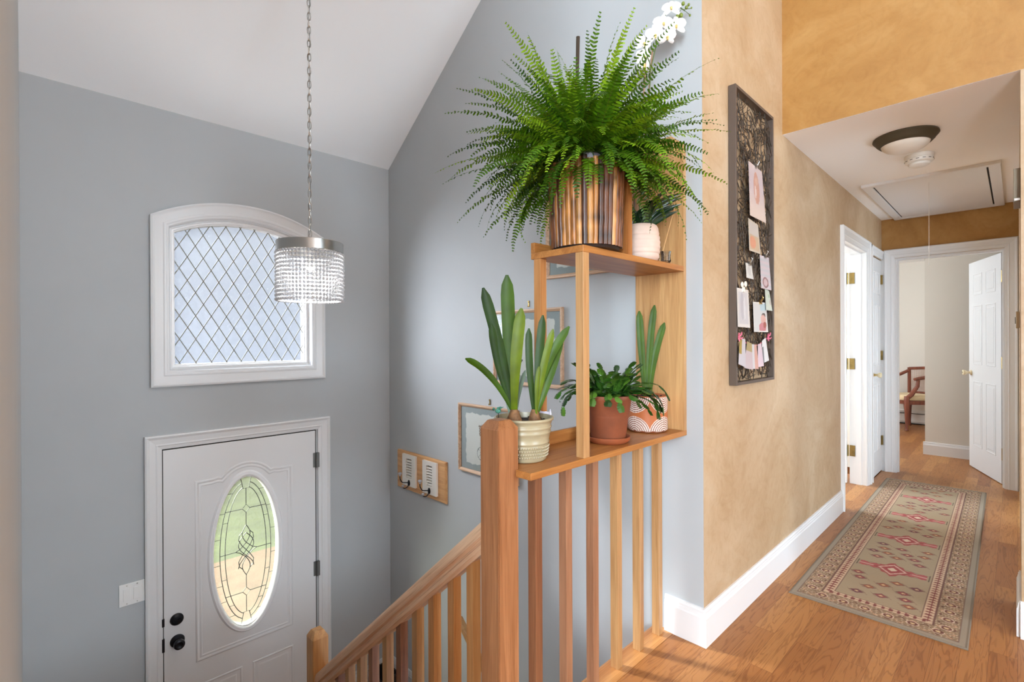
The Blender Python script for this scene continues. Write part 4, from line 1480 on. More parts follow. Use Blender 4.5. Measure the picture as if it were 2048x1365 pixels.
# ------------------------------------------------------------------ pendant
def pendant():
    cx, cy = 1.010, 2.445
    R = 0.156
    zt, zm, zb = 1.773, 1.725, 1.482
    r = thing('pendant_light', (cx, cy, zt), 'round crystal bead pendant hanging on a chain before the arched window', 'pendant light')
    bm = BM()
    lathe(bm, [(R, zm), (R, zt - 0.002), (R - 0.002, zt), (R - 0.010, zt), (R - 0.011, zt - 0.003), (R - 0.004, zt - 0.003), (R - 0.004, zm)], (cx, cy, 0), 72, caps=False)
    mesh('band', bm, STEEL, r, smooth=True, angle=40)
    bm = BM()
    for a in (0.3, 0.3 + 2 * pi / 3, 0.3 + 4 * pi / 3):
        tube(bm, [(cx, cy, zt + 0.03), (cx + (R - 0.006) * cos(a), cy + (R - 0.006) * sin(a), zt - 0.008)], 0.002, 6)
    lathe(bm, [(0.018, zt - 0.05), (0.020, zt - 0.045), (0.020, zt - 0.01), (0.008, zt + 0.0), (0.006, zt + 0.03)], (cx, cy, 0), 20)
    tube(bm, [(cx - 0.006 * 1.4, cy + 0.006, zt + 0.002), (cx - 0.003, cy + 0.002, zt + 0.040), (cx + 0.003, cy - 0.002, zt + 0.040), (cx + 0.006 * 1.4, cy - 0.006, zt + 0.002)], 0.0015, 6)
    mesh('socket_spider', bm, STEEL, r)
    bm = BM()
    lathe(bm, [(0.001, zt - 0.135), (0.018, zt - 0.13), (0.028, zt - 0.105), (0.026, zt - 0.085), (0.013, zt - 0.055)], (cx, cy, 0), 20)
    mesh('bulb', bm, plain('bulb_white', (240, 238, 232), 0.3), r, smooth=True)
    m, nt, b = new_mat('crystal')
    b.inputs['Base Color'].default_value = (0.46, 0.47, 0.49, 1)
    b.inputs['Roughness'].default_value = 0.14
    b.inputs['Transmission Weight'].default_value = 0.0
    b.inputs['Alpha'].default_value = 0.72
    b.inputs['IOR'].default_value = 1.5
    b.inputs['Specular IOR Level'].default_value = 0.9
    n, rows = 56, 13
    dz = (zm - zb) / rows
    proto = None
    for k in range(n):
        a = 2 * pi * k / n
        x, y = cx + (R - 0.003) * cos(a), cy + (R - 0.003) * sin(a)
        bm = BM()
        for i in range(rows):
            ball(bm, (x, y, zm - dz * (i + 0.5)), 0.0092, 1)
        tube(bm, [(x, y, zm), (x, y, zb + 0.005)], 0.0006, 4)
        mesh('bead_strand', bm, m, r)
    pl = bpy.data.lights.new('pendant_fill_light', 'POINT')  # fill glow added inside the pendant to lift the stairwell
    pl.energy = 5
    pl.shadow_soft_size = 0.05
    pl.color = (1.0, 0.97, 0.93)
    po = bpy.data.objects.new('pendant_fill_light', pl)
    COL.objects.link(po)
    po.location = (cx, cy, zt - 0.17)
    # chain and cord
    ztop = roof(cy) - 0.03
    bm = BM()
    z = zt + 0.045
    k = 0
    while z < ztop:
        L, W = 0.017, 0.0085
        u = Vector((0.72, -0.69, 0)) if k % 2 == 0 else Vector((0.69, 0.72, 0))
        pts = []
        for i in range(12):
            t = 2 * pi * i / 12
            pts.append(Vector((cx, cy, z)) + u * (W * cos(t)) + Vector((0, 0, L * sin(t) + 0.004 * (1 if sin(t) > 0 else -1))))
        tube(bm, pts, 0.0023, 5, closed=True)
        z += 0.0335
        k += 1
    mesh('chain', bm, STEEL, r, smooth=True)
    bm = BM()
    tube(bm, [(cx + 0.004 * sin(i * 1.7), cy + 0.004 * cos(i * 2.1), zt + 0.04 + (ztop - zt - 0.04) * i / 30) for i in range(31)], 0.0018, 6)
    mesh('cord', bm, plain('grey_cord', (150, 150, 148), 0.5), r)
    bm = BM()
    lathe(bm, [(0.001, 0.05), (0.06, 0.045), (0.062, 0.02), (0.03, -0.01), (0.008, -0.03)], (cx, cy, roof(cy) - 0.01), 28)
    mesh('canopy', bm, STEEL, r, smooth=True)
pendant()

# ------------------------------------------------------------------ things on the grey wall
def dist_seg(px, pz, a, b):
    ax, az = a; bx, bz = b
    dx, dz = bx - ax, bz - az
    t = max(0, min(1, ((px - ax) * dx + (pz - az) * dz) / (dx * dx + dz * dz + 1e-12)))
    return sqrt((px - ax - t * dx) ** 2 + (pz - az - t * dz) ** 2)

PRINT = attr_mat('print_paper', 0.7, 0.2)
FRAMEW = wood('frame_wood', (176, 138, 110), (218, 186, 156), 'y', rough=0.35)
def picture(y0, y1, z0, z1, label, strokes, hook):
    r = thing('framed_print', (XB, (y0 + y1) / 2, z0), label, 'framed picture', 'framed prints on the stair wall')
    out = [(y0, z0), (y1, z0), (y1, z1), (y0, z1)]
    x = XB
    prof = [(0, x - 0.001), (0, x - 0.018), (0.003, x - 0.022), (0.009, x - 0.022), (0.012, x - 0.017), (0.016, x - 0.015), (0.020, x - 0.011), (0.020, x - 0.001)]
    bm = BM(); moulding(bm, out, prof, lambda p, q, d: (d, p, q), close_profile=True)
    mesh('frame', bm, FRAMEW, r)
    bm = BM()
    nu, nv = 150, 120
    g = [[bm.verts.new((x - 0.006, y0 + 0.018 + (y1 - y0 - 0.036) * i / nu, z0 + 0.018 + (z1 - z0 - 0.036) * j / nv)) for j in range(nv + 1)] for i in range(nu + 1)]
    for i in range(nu):
        for j in range(nv):
            bm.faces.new((g[i][j], g[i][j + 1], g[i + 1][j + 1], g[i + 1][j]))
    o = mesh('print', bm, PRINT, r)
    cy, cz = (y0 + y1) / 2, (z0 + z1) / 2
    oz = z0
    def fn(co):
        Y = -(co.y + r.location.y - cy); Z = co.z + oz - cz        # Y grows to the viewer's right
        e = 0.003 * sin(Z * 60) + 0.002 * sin(Z * 141 + 1)
        f = 0.003 * sin(Y * 50 + 2) + 0.002 * sin(Y * 120)
        if abs(Y) > 0.205 + e or abs(Z) > 0.160 + f: return (176, 184, 184)
        for (a, b, w, c) in strokes:
            if dist_seg(Y, Z, a, b) < w * (0.8 + 0.5 * sin(Y * 400) * sin(Z * 370)): return c
        return (244, 243, 236)
    colorize(o.data, fn)
    bm = BM()
    box(bm, x - 0.0065, x - 0.006, y0 + 0.018, y1 - 0.018, z0 + 0.018, z1 - 0.018)
    box_g = mesh('glazing', bm, CLEAR, r)
    box_g.location.x -= 0.004
    hy, hz = hook
    bm = BM()
    lathe(bm, [(0.001, -0.004), (0.005, -0.004), (0.006, 0), (0.001, 0.0)], (x - 0.004, hy, hz + 0.018), 12, 'x')
    bar(bm, (x - 0.002, hy, hz + 0.02), (x - 0.002, hy, hz - 0.012), 0.008, 0.003, (-1, 0, 0))
    tube(bm, [(x - 0.006, hy, hz - 0.008), (x - 0.012, hy, hz - 0.012), (x - 0.013, hy, hz - 0.004)], 0.002, 6)
    return bm, (x, hy, hz)
INK = (128, 130, 128); INKD = (84, 88, 92); BR = (150, 132, 116)
wheel = [((-0.06 + 0.034 * cos(t), -0.085 + 0.040 * sin(t)), (-0.06 + 0.034 * cos(t + 0.42), -0.085 + 0.040 * sin(t + 0.42)), 0.0018, INKD) for t in [i * 0.42 for i in range(15)]]
spokes = [((-0.06, -0.085), (-0.06 + 0.032 * cos(t), -0.085 + 0.038 * sin(t)), 0.0012, INK) for t in [i * 0.785 for i in range(8)]]
figA = wheel + spokes + [((-0.075, 0.085), (-0.02, 0.09), 0.008, BR), ((-0.07, 0.085), (-0.068, 0.03), 0.006, BR), ((-0.03, 0.07), (-0.03, 0.03), 0.014, BR), ((-0.032, 0.03), (-0.042, -0.045), 0.012, INK),
                         ((-0.02, 0.09), (0.0, 0.06), 0.006, BR), ((0.04, 0.02), (0.10, -0.06), 0.012, INK), ((0.08, 0.06), (0.09, -0.02), 0.010, BR), ((0.02, -0.10), (0.14, -0.11), 0.004, INKD)]
figB = [((-0.09, 0.10), (-0.09, -0.02), 0.016, INK), ((-0.10, -0.02), (-0.11, -0.06), 0.004, INKD), ((-0.08, -0.02), (-0.07, -0.06), 0.004, INKD), ((-0.14, -0.075), (-0.04, -0.075), 0.009, INKD), ((-0.13, -0.095), (-0.05, -0.095), 0.003, INK),
        ((0.10, 0.10), (0.12, 0.06), 0.006, INKD), ((0.115, 0.095), (0.095, 0.05), 0.006, INKD), ((0.09, 0.03), (0.10, -0.01), 0.008, INKD), ((0.12, 0.02), (0.13, -0.06), 0.005, INK), ((0.03, 0.04), (0.04, -0.08), 0.008, INK)]
figC = [((-0.1, 0.08), (-0.08, -0.05), 0.012, INK), ((0.05, 0.06), (0.08, -0.04), 0.010, INKD), ((-0.12, -0.08), (0.12, -0.08), 0.003, INKD)]
for args in (((2.012, 2.555, 0.448, 0.884), 'lowest framed print of a cart figure, left of the tall oak post', figA, (2.262, 0.905)),
             ((1.676, 2.214, 1.030, 1.463), 'middle framed print of figures, behind the amaryllis leaves', figB, (1.930, 1.488)),
             ((1.250, 1.788, 1.617, 2.050), 'highest framed print, its lower edge showing beneath the upper shelf', figC, (1.52, 2.075))):
    (a, b, c_, d), lab, st, hk = args
    hb, loc = picture(a, b, c_, d, lab, st, hk)
    hl = {0.905: 'small brass hook above the lowest framed print', 1.488: 'small brass hook above the middle framed print', 2.075: 'small brass hook above the highest framed print'}[hk[1]]
    tag(mesh('picture_hook', hb, BRASS, origin=loc), hl, 'picture hook', 'brass picture hooks')

def coat_rack():
    x = XB
    r = thing('coat_rack', (x, 3.0, 0.18), 'oak coat rack with two white louvred panels and crystal-tipped hooks', 'coat rack')
    bm = BM()
    pts = rect(2.694, 3.298, 0.184, 0.467)
    moulding(bm, [(p[0], p[1]) for p in pts], [(0, x), (0, x - 0.010), (0.006, x - 0.019), (0.010, x - 0.020)], lambda p, q, d: (d, p, q))
    bm.faces.new([bm.verts.new((x - 0.020, p.x, p.y)) for p in inset(pts, 0.010)])
    mesh('board', bm, wood('rack_oak', (190, 136, 84), (222, 172, 118), 'y'), r)
    CW = plain('shutter_white', (234, 230, 222), 0.5)
    for ya, yb, z0, z1 in ((3.030, 3.200, 0.226, 0.452), (2.776, 2.940, 0.222, 0.448)):
        bm = BM()
        X0 = x - 0.020; X1 = x - 0.036
        box(bm, X1, X0, ya, ya + 0.048, z0, z1); box(bm, X1, X0, yb - 0.048, yb, z0, z1)
        box(bm, X1, X0, ya + 0.048, yb - 0.048, z1 - 0.028, z1); box(bm, X1, X0, ya + 0.048, yb - 0.048, z0, z0 + 0.060)
        s = mesh('shutter', bm, CW, r)
        bm = BM()
        n = 7
        for i in range(n):
            z = z0 + 0.064 + (z1 - z0 - 0.094) * i / n
            hexa(bm, [(X1, ya + 0.048, z), (X1, yb - 0.048, z), (X1 + 0.003, yb - 0.048, z - 0.002), (X1 + 0.003, ya + 0.048, z - 0.002),
                      (X0 - 0.002, ya + 0.048, z + 0.009), (X0 - 0.002, yb - 0.048, z + 0.009), (X0, yb - 0.048, z + 0.007), (X0, ya + 0.048, z + 0.007)])
        mesh('louvers', bm, CW, s)
        bm = BM(); box(bm, X0 - 0.0015, X0 - 0.0002, ya + 0.048, yb - 0.048, z0 + 0.060, z1 - 0.028)  # dark sheet added behind the louvers in place of slot shade
        mesh('slot_shade', bm, plain('slot_shade_brown', (84, 64, 46), 0.9) if 'slot_shade_brown' not in MATS else MATS['slot_shade_brown'], s)
        bm = BM()
        yc = ya + 0.082
        zc = z0 + 0.024
        lathe(bm, [(0.001, -0.008), (0.010, -0.006), (0.016, 0.0), (0.016, 0.0)], (X1, yc, zc), 16, 'x', sy=1.4)
        up = [(X1 - 0.004, yc, zc + 0.004), (X1 - 0.022, yc + 0.006, zc + 0.006), (X1 - 0.048, yc + 0.012, zc + 0.012), (X1 - 0.062, yc + 0.016, zc + 0.036), (X1 - 0.064, yc + 0.018, zc + 0.058)]
        dn = [(X1 - 0.004, yc, zc - 0.004), (X1 - 0.010, yc + 0.002, zc - 0.026), (X1 - 0.028, yc + 0.006, zc - 0.034), (X1 - 0.046, yc + 0.008, zc - 0.028)]
        def smooth_path(P, k=5):
            out = []
            for i in range(len(P) - 1):
                p0 = Vector(P[max(i - 1, 0)]); p1 = Vector(P[i]); p2 = Vector(P[i + 1]); p3 = Vector(P[min(i + 2, len(P) - 1)])
                for j in range(k):
                    t = j / k
                    out.append(0.5 * ((2 * p1) + (-p0 + p2) * t + (2 * p0 - 5 * p1 + 4 * p2 - p3) * t * t + (-p0 + 3 * p1 - 3 * p2 + p3) * t ** 3))
            out.append(Vector(P[-1])); return out
        tube(bm, smooth_path(up), 0.0036, 8); tube(bm, smooth_path(dn), 0.0034, 8)
        h = mesh('hook', bm, BLACK, r, smooth=True)
        for q, s_ in ((up[-1], 1.0), (dn[-1], 0.75)):
            bm = BM()
            lathe(bm, [(0.004 * s_, 0), (0.007 * s_, 0.006 * s_), (0.015 * s_, 0.018 * s_), (0.014 * s_, 0.024 * s_), (0.006 * s_, 0.029 * s_)], (q[0], q[1], q[2]), 8)
            mesh('crystal_knob', bm, MATS['crystal'], h)
coat_rack()

# black bin on the landing
def bin_():
    c = (1.86, 3.24, LAND)
    r = BM()
    def ring(h, x, y): return [(c[0] - x, c[1] - y, c[2] + h), (c[0] + x, c[1] - y, c[2] + h), (c[0] + x, c[1] + y, c[2] + h), (c[0] - x, c[1] + y, c[2] + h)]
    L = [[r.verts.new(p) for p in q] for q in (ring(0, 0.055, 0.07), ring(0.18, 0.068, 0.085), ring(0.185, 0.073, 0.09), ring(0.195, 0.073, 0.09), ring(0.195, 0.064, 0.08), ring(0.01, 0.05, 0.065))]
    for A, B in zip(L, L[1:]):
        for i in range(4): r.faces.new((A[i], A[(i + 1) % 4], B[(i + 1) % 4], B[i]))
    r.faces.new(L[0][::-1]); r.faces.new(L[-1])
    tag(mesh('waste_bin', r, plain('black_plastic', (26, 26, 28), 0.4), origin=c), 'small black open bin in the landing corner, glimpsed between balusters', 'bin')
bin_()

# ------------------------------------------------------------------ photo board on the plaster wall
def photo_board():
    x0, x1, z0, z1 = 2.300, 2.800, 1.078, 2.448
    y = YH
    r = thing('photo_board', (2.55, y, z0), 'tall dark metal panel of tangled twigs hung on the pale gold wall', 'wall decor')
    bm = BM()
    w = 0.014
    box(bm, x0, x0 + w, y - 0.035, y - 0.002, z0, z1, 0.001); box(bm, x1 - w, x1, y - 0.035, y - 0.002, z0, z1, 0.001)
    box(bm, x0 + w, x1 - w, y - 0.035, y - 0.002, z0, z0 + w, 0.001); box(bm, x0 + w, x1 - w, y - 0.035, y - 0.002, z1 - w, z1, 0.001)
    mesh('frame', bm, plain('board_frame', (92, 80, 72), 0.5, metal=0.2), r)
    rnd = random.Random(11)
    bm = BM()
    n = 0
    while n < 760:
        a = rnd.uniform(0, 2 * pi)
        L = rnd.uniform(0.06, 0.15)
        p = Vector((rnd.uniform(x0 + w, x1 - w), y - rnd.uniform(0.012, 0.030), rnd.uniform(z0 + w, z1 - w)))
        k = rnd.uniform(-16, 16)
        pts = []
        for i in range(7):
            if not (x0 + w * 0.6 < p.x < x1 - w * 0.6 and z0 + w * 0.6 < p.z < z1 - w * 0.6): break
            pts.append(p.copy())
            p += Vector((cos(a), rnd.uniform(-0.06, 0.06), sin(a))) * L / 6
            a += k * L / 6
            p.y = min(max(p.y, y - 0.031), y - 0.010)
        if len(pts) > 3:
            tube(bm, pts, 0.0021, 4)
            n += 1
    mesh('twig_mesh', bm, plain('twig_metal', (66, 54, 43), 0.55, metal=0.2, noise=0.3, nscale=30), r)
photo_board()

PHOTO = attr_mat('photo_print', 0.35, 0.4)
def blobs(base, items, border=None, bc=(232, 228, 222)):
    def f(u, v):
        if border and (u < border or u > 1 - border or v < border * 0.7 or v > 1 - border * 0.7): return bc
        c = base(u, v) if callable(base) else base
        for (cu, cv, ru, rv, col) in items:
            d = ((u - cu) / ru) ** 2 + ((v - cv) / rv) ** 2
            if d < 1: c = col
        return c
    return f
def card(name, quad, y, fn, label, cat, group, clip=None, bow=0.006):
    """quad: bottom-left, bottom-right, top-right, top-left as (x, z)"""
    bl, br, tr, tl = [Vector(q) for q in quad]
    nu, nv = 28, 40
    bm = BM()
    g = []
    uv = {}
    for side in (0, 1):
        gg = []
        for i in range(nu + 1):
            row = []
            for j in range(nv + 1):
                u, v = i / nu, j / nv
                p = (bl * (1 - u) + br * u) * (1 - v) + (tl * (1 - u) + tr * u) * v
                row.append(bm.verts.new((p.x, y - bow * (1 - v) * (0.4 + 0.6 * u) + side * 0.0008, p.y)))
            gg.append(row)
        for i in range(nu):
            for j in range(nv):
                bm.faces.new((gg[i][j], gg[i + 1][j], gg[i + 1][j + 1], gg[i][j + 1]))
        g.append(gg)
    cx, cz = (bl.x + br.x + tl.x + tr.x) / 4, (bl.y + br.y + tl.y + tr.y) / 4
    root = thing(name, (cx, y, tl.y), label, cat, group)
    o = mesh('print', bm, PHOTO, root)
    a = o.data.color_attributes.new('col', 'FLOAT_COLOR', 'POINT')
    buf = []
    for side in (0, 1):
        for i in range(nu + 1):
            for j in range(nv + 1):
                c = fn(i / nu, 1 - j / nv) if side == 0 else (225, 222, 218)
                buf.extend((*lin([k * 0.87 for k in c]), 1))
    a.data.foreach_set('color', buf)
    if clip:
        bm = BM()
        mx, mz = (tl.x + tr.x) / 2, (tl.y + tr.y) / 2
        if clip == 'petals':
            for s in (-1, 1):
                ball(bm, (mx + s * 0.020, y - 0.006, mz + 0.020 + 0.003 * s), 0.017, 2, (1.0, 0.2, 0.8))
            box(bm, mx - 0.008, mx + 0.008, y - 0.008, y, mz - 0.014, mz + 0.008)
            m = plain('clip_cream', (228, 222, 206), 0.5) if 'clip_cream' not in MATS else MATS['clip_cream']
        else:
            hexa(bm, [(mx - 0.009, y - 0.010, mz - 0.010), (mx + 0.009, y - 0.010, mz - 0.010), (mx + 0.009, y + 0.002, mz - 0.010), (mx - 0.009, y + 0.002, mz - 0.010),
                      (mx - 0.006, y - 0.006, mz + 0.010), (mx + 0.006, y - 0.006, mz + 0.010), (mx + 0.006, y + 0.002, mz + 0.010), (mx - 0.006, y + 0.002, mz + 0.010)])
            for s in (-1, 1):
                tube(bm, [(mx + s * 0.004, y - 0.008, mz + 0.004), (mx + s * 0.008, y - 0.016, mz + 0.022), (mx + s * 0.002, y - 0.012, mz + 0.028)], 0.0012, 6)
            m = BRIGHT if clip == 'brass' else STEEL
        mesh('clip', bm, m, root)
    return root
def photos():
    G = 'photo cards clipped to the twig board'
    y = YH - 0.040
    pink = lambda u, v: (214 - 10 * sin(v * 5), 196 - 8 * sin(v * 5), 192)
    cat = 'photo'
    card('photo_card', [(2.436, 1.872), (2.620, 1.862), (2.612, 2.118), (2.436, 2.130)], y, blobs(pink, [(0.5, 0.42, 0.20, 0.30, (206, 158, 140)), (0.52, 0.28, 0.10, 0.08, (216, 176, 158)), (0.42, 0.5, 0.05, 0.12, (226, 206, 200))]),
         'largest pale pink photo card, topmost on the twig board', cat, G, 'steel', 0.016)
    card('photo_card', [(2.447, 1.709), (2.572, 1.705), (2.574, 1.850), (2.447, 1.864)], y + 0.006, blobs(lambda u, v: (206, 196, 188) if v < 0.45 else (206, 180, 150), [(0.35, 0.7, 0.28, 0.20, (222, 158, 128))], 0.08, (214, 200, 180)),
         'photo card with an orange patch, hanging beneath the largest pink card', cat, G, None, 0.012)
    card('photo_card', [(2.585, 1.540), (2.706, 1.536), (2.706, 1.703), (2.578, 1.703)], y, blobs(lambda u, v: (206 + 18 * sin(v * 40) * 0.5, 198, 202), [(0.45, 0.80, 0.30, 0.16, (150, 112, 112)), (0.45, 0.80, 0.20, 0.11, (206, 180, 182))]),
         'lilac ridged card with small dark-edged picture, at the right frame edge', cat, G, 'steel', 0.012)
    card('photo_card', [(2.400, 1.576), (2.474, 1.573), (2.470, 1.644), (2.397, 1.646)], y, blobs((222, 220, 214), [(0.5, 0.5, 0.25, 0.3, (206, 204, 200))]),
         'smallest plain white card held at top and bottom on the board', cat, G, 'steel', 0.008)
    card('photo_card', [(2.292, 1.345), (2.424, 1.342), (2.428, 1.520), (2.292, 1.522)], y, blobs((208, 204, 206), [(0.42, 0.45, 0.16, 0.36, (192, 188, 194)), (0.6, 0.5, 0.08, 0.3, (222, 220, 222))], 0.12, (228, 222, 216)),
         'tall grey-white card beneath two cream petals, lower left of board', cat, G, 'petals', 0.010)
    card('photo_card', [(2.488, 1.324), (2.662, 1.324), (2.662, 1.472), (2.488, 1.468)], y, blobs(lambda u, v: (190, 212, 218) if v < 0.3 and u > 0.5 else (216, 216, 214), [(0.74, 0.45, 0.14, 0.10, (84, 70, 66)), (0.70, 0.58, 0.20, 0.16, (226, 180, 170)), (0.62, 0.85, 0.26, 0.16, (206, 130, 138)), (0.80, 0.76, 0.12, 0.1, (170, 90, 80))], 0.05, (232, 230, 226)),
         'photo of a baby in red with pale blue sky corner', cat, G, 'brass', 0.010)
    card('photo_card', [(2.645, 1.434), (2.716, 1.432), (2.700, 1.532), (2.636, 1.550)], y - 0.003, blobs((206, 214, 200), [(0.7, 0.3, 0.16, 0.1, (170, 190, 160)), (0.8, 0.6, 0.1, 0.14, (190, 170, 160))]),
         'narrow pale green card slanting past the right frame edge', cat, G, None, 0.010)
    # ribbon garland with little photos
    yy = y - 0.004
    bm = BM()
    pts = [(2.300 + 0.37 * t, yy, 1.300 - 0.004 * t - 0.040 * sin(pi * t)) for t in [i / 16 for i in range(17)]]
    tube(bm, pts, 0.0022, 6)
    for ex, s in ((2.300, -1), (2.672, 1)):
        for a in (0.5, 2.2, -0.6, 3.6):
            tube(bm, [(ex, yy, 1.300), (ex + 0.016 * cos(a), yy - 0.006, 1.300 + 0.018 * sin(a)), (ex + 0.024 * cos(a + 0.5), yy - 0.010, 1.300 + 0.026 * sin(a + 0.5))], [0.003, 0.004, 0.002], 6)
    tag(mesh('ribbon', bm, plain('pink_ribbon', (206, 104, 130), 0.6), origin=(2.48, yy, 1.28)), 'thin pink ribbon with bows strung across the board bottom', 'ribbon')
    G2 = 'small photos on the pink ribbon'
    specs = [((2.250 + 0.03, 1.178), (2.348, 1.160), (2.372, 1.288), (2.306, 1.296), (lambda u, v: (176, 150, 70) if u < 0.4 and v < 0.6 else (206, 200, 206)), 'leftmost ribbon photo, patch of yellow foliage and grey'),
             ((2.340, 1.158), (2.432, 1.146), (2.446, 1.268), (2.388, 1.280), (lambda u, v: (176, 158, 110) if v < 0.35 else (206, 188, 192)), 'olive-topped grey pink photo second from left on ribbon'),
             ((2.438, 1.150), (2.510, 1.146), (2.512, 1.262), (2.450, 1.266), (lambda u, v: (214, 212, 214) if u < 0.5 else (214, 164, 150)), 'half white half salmon photo at the ribbon middle'),
             ((2.512, 1.154), (2.574, 1.158), (2.568, 1.268), (2.524, 1.264), (lambda u, v: (222, 200, 210)), 'plain pale pink photo right of ribbon middle'),
             ((2.580, 1.170), (2.652, 1.182), (2.634, 1.296), (2.584, 1.280), (lambda u, v: (130, 128, 132) if u < 0.3 and v > 0.3 else (228, 228, 228)), 'rightmost ribbon photo, folded white and grey')]
    for i, (bl, br, tr, tl, f, lab) in enumerate(specs):
        card('small_photo', [bl, br, tr, tl], yy - 0.003 - 0.002 * (i % 2), f, lab, cat, G2, None, 0.010)
photos()

# ------------------------------------------------------------------ hall doorways
def door_leaf(x_of, root, W, H, knob=True, z0=0.008, mat=None):
    """six-panel leaf in local (s along width, t through thickness) mapped by x_of(s, t, z)"""
    mat = mat or DOORW
    T = 0.035
    bm = BM()
    hexa(bm, [x_of(0, 0, z0), x_of(W, 0, z0), x_of(W, T, z0), x_of(0, T, z0), x_of(0, 0, z0 + H), x_of(W, 0, z0 + H), x_of(W, T, z0 + H), x_of(0, T, z0 + H)])
    leaf = mesh('door_leaf', bm, mat, root)
    bm = BM()
    st, mid = W * 0.15, W * 0.12
    pw = (W - 2 * st - mid) / 2
    for s0 in (st, st + pw + mid):
        for za, zb in ((0.22, 0.86), (1.02, 1.60), (1.70, H - 0.12)):
            for tt, sg in ((0, -1), (T, 1)):
                raised_panel(bm, s0, s0 + pw, z0 + za, z0 + zb, lambda s, z, d: x_of(s, tt + sg * d, z))
    mesh('raised_panels', bm, mat, root)
    return leaf

